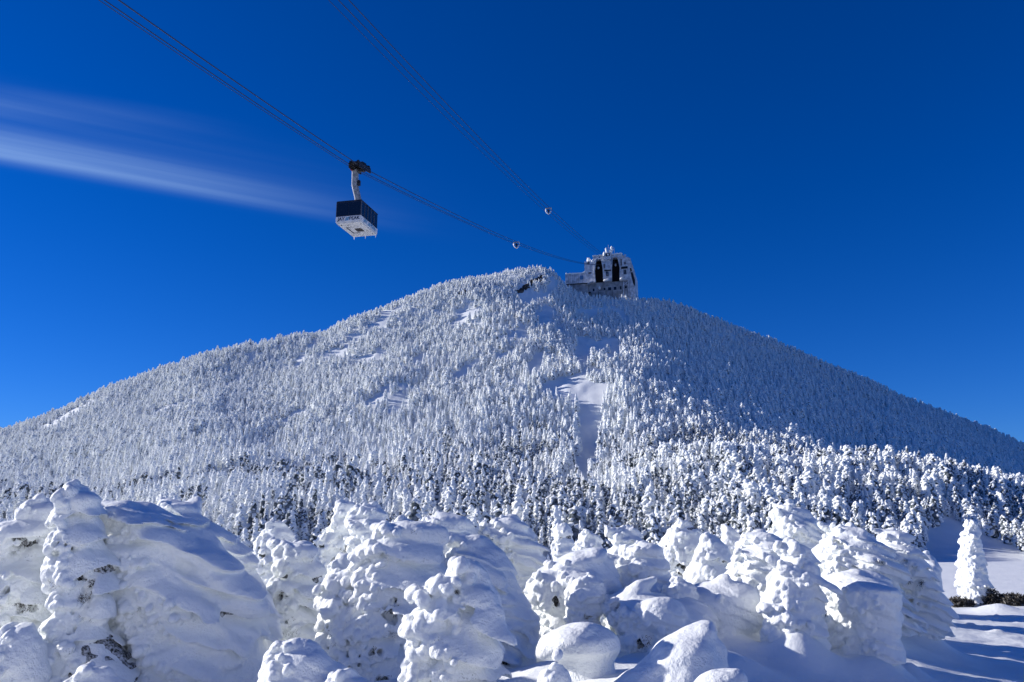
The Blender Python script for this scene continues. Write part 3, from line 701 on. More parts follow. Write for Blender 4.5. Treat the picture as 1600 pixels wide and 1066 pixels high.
GHOSTS = [
 ([(787,62,100),(800,53,108),(815,45,110),(825,20,112),(850,2,112),(880,2,108),(900,5,105),(930,8,100),(960,5,95),(1000,0,85),(1066,-15,80)], 13.2,
  'lumpy rime-covered tree with dark hollows at the far left edge', 1, dict(tier=(0.13,0.34,'r'), sh=0.7, blobs=[(80,800,30,15),(60,832,45,17),(28,850,27,22),(20,888,24,20),(50,905,40,22),(25,950,28,22),(75,925,35,25),(30,990,35,35),(82,985,30,25)], open_=1.0, lump=1.1, cav=24, pad=.2, pads=1.1, smooth=.05)),
 ([(772,125,142),(780,112,155),(792,107,160),(805,108,158),(825,103,165),(850,100,170),(870,98,185),(895,97,190),(920,108,180),(950,112,170),(985,100,180),(1010,88,200),(1066,85,230)], 12.3,
  'knobbly rime-covered spire with a round cap, left of the biggest dome', 2, dict(tier=(0.13,0.34,'r'), sh=0.6, blobs=[(133,783,25,14),(122,812,20,16),(112,838,18,16),(137,838,25,20),(108,880,18,22),(142,880,22,22),(130,930,25,25),(118,985,25,22),(105,1030,28,30),(165,950,25,30)], open_=.75, lump=1.2, cav=20, pad=.15, pads=1.0, smooth=.04)),
 ([(781,172,212),(790,160,235),(805,150,268),(830,150,322),(860,160,362),(900,165,400),(930,175,428),(945,180,436),(970,182,425),(1005,180,420),(1040,175,425),(1066,170,430)], 13.4,
  'biggest snow-buried tree, a broad smooth dome sloping down to the right', 3, dict(rough=.55, tier=(0.065,0.42,'s'), blobs=[(195,795,26,12,0.2),(225,808,60,19,-0.25),(295,842,75,22,-0.5),(360,885,55,24,-0.7),(230,860,55,22),(400,935,36,22,-0.2)], open_=0.35, lump=.5, cav=4, pad=.34, pads=.55, smooth=.14, drape=.5, strata=.022, depth=.8)),
 ([(789,280,312),(797,270,320),(810,268,322),(820,275,335),(840,290,362),(865,300,385),(890,310,405),(930,320,425),(980,330,430)], 16.2,
  'snow tree with a rounded cap peeking out behind the biggest dome', 4, dict(tier=(0.075,0.24,'s'), blobs=[(296,800,28,12),(335,828,48,14,-0.55),(375,862,36,16,-0.6)], lump=.3, cav=0, pad=.22, smooth=.09, drape=.5)),
 ([(823,425,446),(830,412,458),(845,404,464),(870,404,470),(890,408,472),(930,415,475)], 22,
  'small bubbly rime tree just right of the biggest dome, in front of the forest', 5, dict(tier=(0.11,0.3,'r'), open_=0.7, lump=1.0, cav=5, pad=.16, smooth=.04)),
 ([(851,470,488),(862,455,497),(880,442,503),(900,432,510),(925,428,514),(950,432,515),(980,440,515),(1020,444,512)], 17,
  'snow-capped tree with a dark shadowed hollow underneath, right of the biggest dome', 6, dict(tier=(0.09,0.3,'r'), sh=0.5, blobs=[(480,862,22,12),(462,882,22,15),(495,890,22,16),(455,915,26,14),(488,925,26,14)], open_=0.8, lump=.6, cav=12, pad=.2, smooth=.06, drape=.3)),
 ([(786,537,553),(795,531,558),(815,529,560),(830,512,562),(850,505,562),(875,499,560),(900,500,556),(940,505,560)], 22,
  'tall slender lumpy snow spire standing out highest against the forest, left of centre', 7, dict(tier=(0.11,0.3,'r'), sh=0.55, blobs=[(545,795,15,10),(543,818,17,13),(522,845,16,14),(545,850,17,14),(515,878,15,15),(540,885,20,15)], open_=0.5, lump=1.0, cav=8, pad=.17, smooth=.04)),
 ([(796,582,604),(806,572,612),(822,562,624),(845,556,632),(870,552,636),(920,556,640)], 21,
  'layered snow spire right beside the tallest slender one, behind the centre dome', 8, dict(tier=(0.075,0.24,'s'), blobs=[(593,803,18,9,-0.2),(588,825,30,12,-0.2),(570,845,20,12),(605,845,28,12,-0.3)], open_=0.3, lump=.8, cav=4, pad=.17, smooth=.05, drape=.4)),
 ([(866,530,545),(878,521,552),(900,515,560),(930,515,560)], 18,
  'low round snow-covered tree tucked at the left flank of the centre dome', 9, dict(tier=(0.09,0.3,'r'), open_=0.5, lump=.6, cav=3, pad=.15, smooth=.05)),
 ([(816,625,662),(825,605,685),(838,585,690),(860,566,700),(885,548,704),(910,532,702),(935,518,700),(970,513,700),(1000,516,700),(1030,520,695),(1066,530,690)], 14.5,
  'big centre snow dome with dark twigs showing through its left face', 10, dict(tier=(0.1,0.38,'r'), sh=0.55, blobs=[(648,830,42,15,-0.1),(612,846,36,16,0.5),(580,872,26,17,0.5),(548,905,24,20,0.4),(528,945,18,22),(524,990,16,24),(650,862,44,15,-0.15),(610,915,36,22),(670,905,30,26),(580,990,26,30),(640,975,26,24)], open_=0.9, lump=.9, cav=26, pad=.26, pads=.8, smooth=.09, drape=.25)),
 ([(808,685,722),(815,672,740),(830,665,750),(850,664,752),(880,668,748),(940,670,740)], 18.5,
  'smooth rounded snow tree behind the right shoulder of the centre dome', 11, dict(rough=.55, tier=(0.06,0.36,'s'), blobs=[(705,818,36,13),(700,845,46,20)], lump=.25, cav=2, pad=.26, smooth=.1, drape=.3)),
 ([(848,715,762),(858,700,790),(880,695,805),(910,695,818),(940,695,832),(965,695,846),(985,700,842),(1020,705,832),(1066,705,830)], 15.0,
  'broad shaded snow mass directly behind the lumpy front spire', 12, dict(rough=.55, tier=(0.07,0.26,'s'), lump=0.15, cav=4, pad=.26, pads=.8, smooth=.09, drape=.7, strata=.03)),
 ([(880,722,748),(890,715,762),(905,700,775),(925,678,780),(955,670,778),(985,650,775),(1010,648,782),(1035,646,782),(1066,645,780)], 11,
  'nearest snow tree, a lumpy spire with bulging left side and a small round cap', 13, dict(tier=(0.1,0.36,'r'), sh=0.6, blobs=[(735,889,21,13),(715,911,26,15),(690,934,22,18),(748,928,30,18),(674,975,25,20),(668,1022,25,22),(742,965,34,20),(738,1010,38,24),(700,965,24,22)], open_=0.5, lump=.9, cav=6, pad=.19, smooth=.06, drape=.3)),
 ([(811,785,815),(820,772,830),(835,766,838),(860,768,848),(890,775,856),(920,790,862),(960,800,860)], 19,
  'hunched snow tree leaning to the right, in front of the forest at the centre', 14, dict(tier=(0.075,0.24,'s'), blobs=[(800,820,26,11,-0.1),(805,842,38,13,-0.35),(785,850,18,14),(822,872,34,16,-0.5)], open_=0.2, lump=0.3, cav=4, pad=.2, smooth=.08, drape=.5)),
 ([(862,880,925),(872,858,950),(890,842,965),(908,828,973),(925,824,970),(945,828,960),(965,838,945),(985,842,935),(1010,845,935)], 16.2,
  'mushroom-shaped snow-buried tree with an overhanging brim and a dark underside', 15, dict(rough=.55, tier=(0.03,0.3,'s'), blobs=[(893,884,58,20,0.35,0),(850,915,23,22,0.2),(945,895,26,30,-0.3,0.1),(905,905,34,16)], open_=0.0, lump=0.05, cav=3, pad=.24, pads=.3, smooth=.11)),
 ([(900,915,935),(910,898,948),(930,893,951),(950,893,940),(972,893,925),(990,893,922)], 15.3,
  'small upright snow knob growing at the right front of the mushroom-shaped tree', 16, dict(tier=(0.09,0.3,'r'), open_=0.3, lump=0.4, cav=2, pad=.12, smooth=.05)),
 ([(849,992,1022),(860,982,1036),(880,977,1046),(905,975,1054),(925,968,1060),(950,950,1075),(980,940,1090)], 17,
  'snow spire with a blunt rounded tip, right of the mushroom-shaped tree', 17, dict(rough=.55, tier=(0.06,0.24,'s'), blobs=[(1006,861,24,13),(1008,885,34,17),(1012,912,40,18)], open_=0.0, lump=0.3, cav=3, pad=.2, smooth=.07, drape=.4)),
 ([(918,975,1000),(930,955,1045),(945,940,1080),(965,950,1110),(985,965,1124),(1005,962,1128),(1030,955,1135)], 15.2,
  'snow-buried shrub with sunlit drift on top, below blunt spire', 18, dict(rough=.55, tier=(0.03,0.3,'s'), depth=1.4, blobs=[(985,930,42,15,0.55,0),(1018,950,40,26,0.1),(1085,962,36,24,-0.35,0.1),(995,985,28,24)], lump=0.15, cav=3, pad=.24, pads=.3, smooth=.12, cat='shrub', name='snow_shrub', trunk=False)),
 ([(976,885,925),(985,862,962),(1000,838,972),(1012,835,974),(1022,855,972),(1040,866,970),(1060,860,978),(1090,838,995)], 12.0,
  'low snow-buried shrub with flat sunlit top, below the mushroom-shaped tree', 19, dict(blobs=[(885,1000,52,20,0.35,0),(935,998,34,24,-0.25,0)], lump=.0, cav=0, pad=.3, pads=.08, smooth=.16, rough=.5, cat='shrub', name='snow_shrub', trunk=False)),
 ([(983,1050,1105),(992,1025,1122),(1010,1008,1132),(1030,1000,1138),(1050,980,1136),(1066,955,1140),(1100,925,1150)], 10.5,
  'rounded snow-buried shrub with long sunlit left slope, nearest of the smooth mounds', 20, dict(depth=1.4, blobs=[(1065,1010,58,24,0.5,0),(1102,1010,32,26,-0.4,0),(1010,1048,56,20,0.55,-0.1)], lump=.0, cav=0, pad=.3, pads=.08, smooth=.16, rough=.5, cat='shrub', name='snow_shrub', trunk=False)),
 ([(1037,1125,1150),(1045,1105,1165),(1060,1080,1174),(1090,1060,1170)], 9.2,
  'low snow-covered shrub at the bottom edge, just right of the smooth mounds', 21, dict(lump=.0, cav=1, pad=.3, pads=.08, smooth=.16, rough=.5, cat='shrub', name='snow_shrub', trunk=False)),
 ([(901,1110,1150),(912,1095,1180),(930,1060,1195),(950,1050,1202),(970,1060,1200),(990,1070,1190)], 16,
  'smooth boulder-like snow dome left of the slim lumpy spire', 22, dict(rough=.55, tier=(0.03,0.2,'s'), lump=.15, cav=0, pad=.26, pads=.3, smooth=.12, strata=.03, trunk=False, name='snow_shrub', cat='shrub')),
 ([(907,1050,1070),(918,1042,1085),(935,1043,1090),(955,1055,1090),(980,1058,1088)], 15.5,
  'small snow knob at the left side of the smooth boulder-like dome', 23, dict(tier=(0.09,0.26,'r'), lump=.5, cav=1, pad=.13, smooth=.05, trunk=False, name='snow_shrub', cat='shrub')),
 ([(846,1110,1128),(856,1095,1142),(870,1082,1150),(890,1076,1152),(920,1080,1150)], 20,
  'lumpy snow tree behind the boulder-like dome', 24, dict(tier=(0.09,0.26,'r'), open_=0.5, fs=1.3, lump=.8, cav=6, pad=.18, smooth=.05)),
 ([(832,1170,1200),(842,1158,1216),(860,1150,1226),(880,1142,1234),(905,1140,1238),(940,1145,1235)], 18,
  'wind-combed rounded snow tree with streaked shaded right side, behind the slim lumpy spire', 25, dict(rough=.55, tier=(0.085,0.24,'s'), blobs=[(1185,842,24,12,-0.1),(1180,862,38,16,0.3),(1200,880,38,20,-0.4),(1165,895,24,20,0.4)], depth=1.3, lump=0.1, cav=0, pad=.22, smooth=.08, drape=1.0, strata=.03)),
 ([(818,1060,1085),(830,1045,1098),(850,1038,1102),(875,1040,1100),(910,1045,1095)], 26,
  'bushy rime-frosted tree with many dark gaps, nearest the forest', 26, dict(tier=(0.09,0.26,'r'), open_=1.0, fs=1.3, lump=1.0, cav=18, pad=.15, smooth=.03)),
 ([(851,1236,1250),(858,1232,1264),(870,1226,1276),(885,1218,1282),(905,1208,1280),(930,1203,1286),(955,1200,1288),(985,1198,1290)], 15,
  'slim lumpy snow spire with brightly lit left side, rising out of a shaded drift', 27, dict(tier=(0.08,0.26,'r'), open_=0.25, lump=0.75, cav=5, pad=.16, smooth=.05, drape=.3)),
 ([(825,1312,1332),(833,1298,1348),(848,1280,1358),(865,1273,1372),(890,1275,1388),(920,1280,1395),(960,1280,1400)], 20.5,
  'broad snow tree combed into slanting streaks by the wind, right of the slim lumpy spire', 28, dict(rough=.55, tier=(0.085,0.24,'s'), blobs=[(1322,834,26,10,-0.1),(1325,852,38,12,-0.3),(1300,872,26,16,0.4),(1345,880,46,16,-0.4),(1290,905,20,20,0.4)], depth=1.5, lump=0.1, cav=2, pad=.2, smooth=.07, drape=1.2, strata=.03)),
 ([(890,1305,1330),(900,1295,1360),(915,1280,1390),(930,1283,1395),(950,1288,1396),(970,1290,1392),(990,1285,1395)], 15.8,
  'block-shaped snow-buried shrub with an overhanging lit top, before the wind-combed tree', 29, dict(rough=.55, tier=(0.035,0.22,'s'), blobs=[(1312,912,32,18,0.55,-0.2),(1350,906,44,15,-0.12,0)], depth=1.9, lump=0.15, cav=0, pad=.22, pads=.6, smooth=.1, trunk=False, name='snow_shrub', cat='shrub')),
 ([(833,1385,1400),(842,1372,1412),(858,1370,1425),(880,1378,1440),(905,1385,1450),(930,1390,1462),(945,1385,1475)], 21.5,
  'rightmost of the clustered snow trees, its right side trailing down to the slope', 30, dict(rough=.55, tier=(0.085,0.24,'s'), blobs=[(1392,840,20,9),(1398,862,28,13,-0.2),(1412,890,34,16,-0.5),(1430,920,34,16,-0.6)], depth=1.5, lump=0.15, cav=3, pad=.18, smooth=.06, drape=.9)),
 ([(797,1240,1256),(806,1228,1268),(820,1212,1280),(838,1206,1288),(870,1205,1290)], 24,
  'pointed snow tree with drooping layers behind the slim lumpy spire, against the knoll forest', 31, dict(tier=(0.075,0.24,'s'), blobs=[(1248,806,16,9),(1240,825,30,11,0.3),(1262,832,28,10,-0.4)], fs=1.3, lump=0.5, cav=3, pad=.2, smooth=.06, drape=.8)),
 ([(814,1513,1526),(826,1512,1529),(836,1505,1531),(850,1503,1534),(875,1502,1540),(900,1500,1544),(920,1501,1546),(938,1505,1545),(946,1512,1538)], 43,
  'solitary columnar snow-plastered tree standing alone beside the groomed piste', 32, dict(tier=(0.09,0.36,'r'), blobs=[(1519,821,9,9,0,0)], lump=1.1, cav=3, pad=.20, pads=1.5, smooth=.035, depth=.95, vk=.6, fs=1.25, capr=.3, sh=.55)),
 ([(835,915,928),(845,905,940),(870,898,945),(900,900,945)], 27,
  'small snow tree at the forest edge behind the mushroom-shaped tree', 33, dict(tier=(0.09,0.26,'r'), open_=0.6, fs=1.3, lump=.9, cav=5, pad=.16, smooth=.04)),
 ([(829,980,1000),(838,965,1010),(860,960,1020),(890,962,1020)], 24,
  'rime-crusted tree behind the left side of the blunt snow spire', 34, dict(tier=(0.09,0.26,'r'), open_=0.6, fs=1.3, lump=.9, cav=6, pad=.17, smooth=.04, drape=.4)),
 ([(818,875,885),(830,868,895),(860,866,900),(900,868,900)], 31,
  'slender rime tree at the forest edge behind the hunched leaning tree', 35, dict(tier=(0.09,0.26,'r'), open_=0.6, fs=1.3, lump=.9, cav=6, pad=.16, smooth=.03)),
 ([(829,1140,1152),(838,1128,1162),(860,1122,1168),(900,1125,1165)], 24,
  'rime-covered tree between the bushy frosted tree and the wind-combed rounded one', 36, dict(tier=(0.09,0.26,'r'), open_=0.6, fs=1.3, lump=.9, cav=6, pad=.17, smooth=.04)),
 ([(864,1440,1452),(872,1424,1459),(890,1400,1463),(920,1395,1463),(950,1395,1462)], 30,
  'snow tree whose small round top just shows behind the rightmost clustered one', 37, dict(lump=.4, cav=0, pad=.2, smooth=.06, depth=1.7, tier=(.06,.26,'s'))),
 ([(868,1398,1412),(885,1385,1430),(920,1380,1442),(950,1380,1445)], 36,
  'snow tree almost wholly hidden behind the rightmost clustered one, by the piste', 43, dict(lump=.4, cav=0, pad=.2, smooth=.06, depth=2.0, tier=(.06,.26,'s'))),
 ([(856,1380,1398),(880,1372,1420),(930,1370,1432),(950,1370,1432)], 25.5,
  'snow tree hidden between the wind-combed one and the rightmost clustered one', 44, dict(lump=.4, cav=0, pad=.2, smooth=.06, depth=1.6, tier=(.06,.26,'s'))),
 ([(1010,455,480),(1016,428,510),(1030,418,525),(1050,415,540),(1075,410,570),(1100,400,580)], 9.6,
  'low snow-buried shrub with a ragged face at the bottom edge, right of the biggest dome', 38, dict(tier=(0.05,0.2,'s'), lump=.35, cav=3, pad=.2, pads=.7, smooth=.08, trunk=False, name='snow_shrub', cat='shrub')),
 ([(1052,520,545),(1060,512,580),(1080,505,595)], 9.2,
  'sliver of a snow-covered shrub at the bottom edge below the centre dome', 39, dict(lump=.3, cav=0, pad=.15, smooth=.07, trunk=False, name='snow_shrub', cat='shrub')),
 ([(1042,868,880),(1050,858,888),(1070,852,892),(1090,850,895)], 8.8,
  'tiny snow knob at the bottom edge below the flat-topped low shrub', 40, dict(lump=.3, cav=0, pad=.1, smooth=.05, trunk=False, name='snow_shrub', cat='shrub')),
 ([(985,15,50),(1000,2,62),(1020,-8,68),(1066,-25,75)], 11.6,
  'rounded snow-buried shrub in the bottom left corner', 41, dict(lump=.4, cav=2, pad=.22, smooth=.09, trunk=False, name='snow_shrub', cat='shrub')),
 ([(1050,138,178),(1058,120,192),(1075,105,205)], 10.6,
  'low snow hump at the bottom edge below the knobbly left spire', 42, dict(lump=.3, cav=0, pad=.18, smooth=.08, trunk=False, name='snow_shrub', cat='shrub')),
]
import time as _t
for prof, Y, label, seed, kw in GHOSTS:
    _0 = _t.time()
    kw = dict(kw); nm = kw.pop('name', 'snow_tree')
    o = snow_ghost(nm, prof, Y, label, seed, group='rime-buried trees of the foreground' if nm == 'snow_tree' else 'snow-buried shrubs of the foreground', **kw)
# dark evergreen brush at the foot of the solitary tree
def brush(px, row, Y, w, h, label, seed):
    rs = np.random.RandomState(seed); c = at(px, row, Y); c.z = float(height(np.array([c.x]), np.array([Y]))[0])
    root = empty('evergreen_shrub', c); V, Fc = [], []
    for _ in range(int(900 * w)):
        a = rs.uniform(0, 2 * math.pi); r = w * math.sqrt(rs.uniform(0, 1)); z = rs.uniform(0, 1) * h * (1 - .55 * (r / w) ** 2)
        p = Vector((r * math.cos(a), r * math.sin(a) * .6, z)); dr = Vector((rs.normal(0, .7), rs.normal(0, .7), rs.uniform(.1, 1.2))).normalized()
        L_ = rs.uniform(.10, .26); wd = rs.uniform(.02, .045); a_ = dr.orthogonal().normalized(); b_ = dr.cross(a_); k = len(V)
        V += [p + wd * a_, p - wd * .5 * a_ + wd * .87 * b_, p - wd * .5 * a_ - wd * .87 * b_, p + dr * L_]
        Fc += [(k, k+1, k+3), (k+1, k+2, k+3), (k+2, k, k+3)]
    link('foliage', np_mesh('foliage', np.array(V), np.array(Fc)), M['twig'], root)
    MB().tube([(0, 0, -.2), (.02, 0, h * .4), (.0, .03, h * .8)], .03, 6, [.04, .03, .01]).build('stem', M['bark'], root)
    tag(root, label, 'shrub', 'dark evergreen shrubs beside the piste')
brush(1500, 942, 42.2, .7, .45, 'dark bare-looking evergreen shrub at the left foot of the solitary snow tree', 1)
brush(1553, 944, 42.3, .55, .8, 'dark evergreen shrub at the right foot of the solitary snow tree', 2)
brush(1590, 948, 41.8, .8, .55, 'dark evergreen shrub at the right edge of the photo, beside the piste', 3)
brush(1574, 946, 42.6, .5, .5, 'small dark evergreen shrub between two others right of the solitary tree', 4)
#@@FORE-END
#@@TRAM-BEGIN
# ------------------------------------------------------------------ aerial tramway: summit station, ropes, cabin
M['white_paint'] = noisy(mat('white_paint', (.75,.75,.74), .45, .4), (.66,.66,.65), (.80,.80,.79), 1.5)
M['navy_paint'] = noisy(mat('navy_paint', (.012,.018,.035), .35, .5), (.010,.014,.028), (.025,.032,.055), 2.0)
M['glass'] = mat('dark_glass', (.008,.011,.018), .06, .6)
M['frame_grey'] = mat('window_frame', (.10,.115,.14), .5, .4)
M['letter_navy'] = mat('letter_navy', (.012,.03,.07), .6, .2)
M['letter_blue'] = mat('letter_blue', (.05,.25,.42), .6, .2)
M['steel'] = noisy(mat('galvanised_steel', (.3,.31,.32), .6, .4, .1), (.24,.25,.255), (.40,.41,.41), 3.0)
M['dark_steel'] = noisy(mat('greasy_steel', (.03,.03,.03), .5, .4, .5), (.018,.018,.02), (.09,.075,.065), 5.0)
M['red_paint'] = mat('red_paint', (.28,.05,.03), .5)
M['rope'] = mat('wire_rope', (.035,.045,.07), .6, .3)
M['ice'] = mat('icicle', (.8,.84,.9), .15, .5)
M['siding'] = noisy(mat('frosted_siding', (.6,.61,.63), .8, .2), (.42,.44,.47), (.80,.81,.83), .9, .35, .65, 6, bump=[(3.0, .06)])
M['concrete'] = noisy(mat('frosted_concrete', (.3,.31,.32), .9, .1), (.20,.21,.22), (.42,.43,.44), .6, .35, .65, 5)
M['bay_dark'] = mat('bay_interior', (.010,.0085,.008), .8, .2)
M['trim_dark'] = mat('dark_trim', (.022,.026,.034), .7, .2)
M['win'] = mat('station_glass', (.015,.02,.032), .12, .5)
M['blue_sign'] = mat('blue_panel', (.10,.24,.42), .5)

def lump(name, pts, mtl, parent, seed, sub=3):
    """rime-crusted lump(s): (x, y, z, rx, ry, rz) each roughened and joined"""
    rs = np.random.RandomState(seed); bm = bmesh.new()
    for x, y, z, rx, ry, rz in pts:
        r = bmesh.ops.create_icosphere(bm, subdivisions=sub, radius=1.0); ph = rs.uniform(0, 9, 6)
        for v in r['verts']:
            c = v.co; k = 1 + .16 * math.sin(4.1 * c.x + ph[0]) * math.sin(3.7 * c.y + ph[1]) + .13 * math.sin(7.3 * c.z + ph[2] + 3 * c.x) + .08 * math.sin(11 * c.y + ph[3] + 5 * c.z)
            v.co = Vector((x + c.x * k * rx, y + c.y * k * ry, z + c.z * k * rz))
    me = bpy.data.meshes.new(name); bm.to_mesh(me); bm.free()
    return link(name, me, mtl, parent, True)

SD = 289.0
E1, E2 = at(936, 414, SD), at(962.5, 412, SD)
CAR = at(562, 263, 80.0)
TS = (E1.x - CAR.x) / (SD - CAR.y)
TDIR = Vector((TS, 1, 0)).normalized(); RDIR = Vector((TDIR.y, -TDIR.x, 0))
def sight_on_line(px, row, E):
    """where the sight through (column, row) crosses the vertical plane of a track"""
    q = (px - W0 / 2) / F / fwd_of(row)
    Y = (E.x - TS * E.y) / (q - TS); return Y, tan_of(row) * Y
def profile(E, sights, deg):
    P = [sight_on_line(px, r, E) for px, r in sights]
    return np.polyfit([p[0] for p in P], [p[1] for p in P], deg)
UP1 = profile(E1, [(562, 263), (630, 301), (730, 346), (805, 379), (880, 404), (936, 414)], 2)
LO1 = profile(E1, [(175, 0), (252, 56), (353, 122), (450, 190), (562, 263)], 2)
TR2 = profile(E2, [(537, 0), (652, 122), (753, 223), (857, 326), (925, 386), (962.5, 412)], 2)
j0 = float(np.polyval(UP1, CAR.y) - CAR.z); j1 = float(np.polyval(LO1, CAR.y) - CAR.z)
def track_z(n, Y):
    if n == 2: return float(np.polyval(TR2, Y))
    if Y >= CAR.y: return float(np.polyval(UP1, Y)) - j0 * max(0, 1 - (Y - CAR.y) / 60)
    return float(np.polyval(LO1, Y)) - j1 * max(0, 1 - (CAR.y - Y) / 30)
def rope(n, E, side, dz, rad, label):
    Ys = np.concatenate([np.linspace(-8, CAR.y, 45), np.linspace(CAR.y, SD + 2.4, 90)[1:]])
    pts = [Vector((E.x + TS * (Y - E.y), Y, track_z(n, Y))) + RDIR * side + Vector((0, 0, dz)) for Y in Ys]
    o0 = pts[0].copy()
    tag(MB().tube([p - o0 for p in pts], rad, 8).build('tramway_rope', M['rope'], smooth=True), label, 'rope', 'wire ropes of the aerial tramway').location = o0
rope(1, E1, -.42, 0, .036, 'dark track rope on the left of the pair carrying the tram cabin')
rope(1, E1, .42, 0, .042, 'dark track rope on the right of the pair carrying the tram cabin')
rope(1, E1, -.58, -.12, .024, 'thin haul rope beside the track ropes carrying the tram cabin')
rope(2, E2, -.42, 0, .036, 'left track rope of the empty upper tramway line')
rope(2, E2, .42, 0, .038, 'right track rope of the empty upper tramway line')
rope(2, E2, -1.0, -.25, .024, 'faint thin haul rope of the empty upper tramway line')

def slack_carrier(n, E, px, row, label):
    Y, Z = sight_on_line(px, row - 6, E); c = Vector((E.x + TS * (Y - E.y), Y, track_z(n, Y)))
    root = empty('rope_carrier', c, math.atan2(-TDIR.x, TDIR.y))
    ring = [(.35, .2), (.75, .05), (.95, -.35), (.75, -1.0), (.25, -1.65), (0, -1.8), (-.25, -1.65), (-.75, -1.0), (-.95, -.35), (-.75, .05), (-.35, .2)]
    MB().tube([(x * .66, 0, z * .66) for x, z in ring], .11, 8).build('ring', M['white_paint'], root, smooth=True)
    MB().box(-.22, .22, -.2, .2, -.60, -.25).box(-.08, .08, -.12, .12, -1.05, -.60).build('roller_block', M['dark_steel'], root, .04)
    MB().box(-.62, .62, -.14, .14, .02, .16).build('saddle', M['steel'], root)
    tag(root, label, 'rope carrier', 'slack carriers on the tramway ropes')
slack_carrier(1, E1, 807, 382, 'pale heart-shaped rope carrier on the tram line with the cabin')
slack_carrier(2, E2, 857, 331, 'pale heart-shaped rope carrier on the empty upper tram line')

def text_mesh(s, size, name, mtl, parent, mw, extr=.01, fat=.0):
    cu = bpy.data.curves.new(name, 'FONT'); cu.body = s; cu.size = size; cu.align_x = 'CENTER'; cu.align_y = 'CENTER'; cu.extrude = extr; cu.offset = fat
    to = bpy.data.objects.new(name, cu); COL.objects.link(to)
    dg = bpy.context.evaluated_depsgraph_get(); dg.update()
    me = bpy.data.meshes.new_from_object(to.evaluated_get(dg)); bpy.data.objects.remove(to); bpy.data.curves.remove(cu)
    me.materials.clear(); me.transform(mw)
    return link(name, me, mtl, parent)

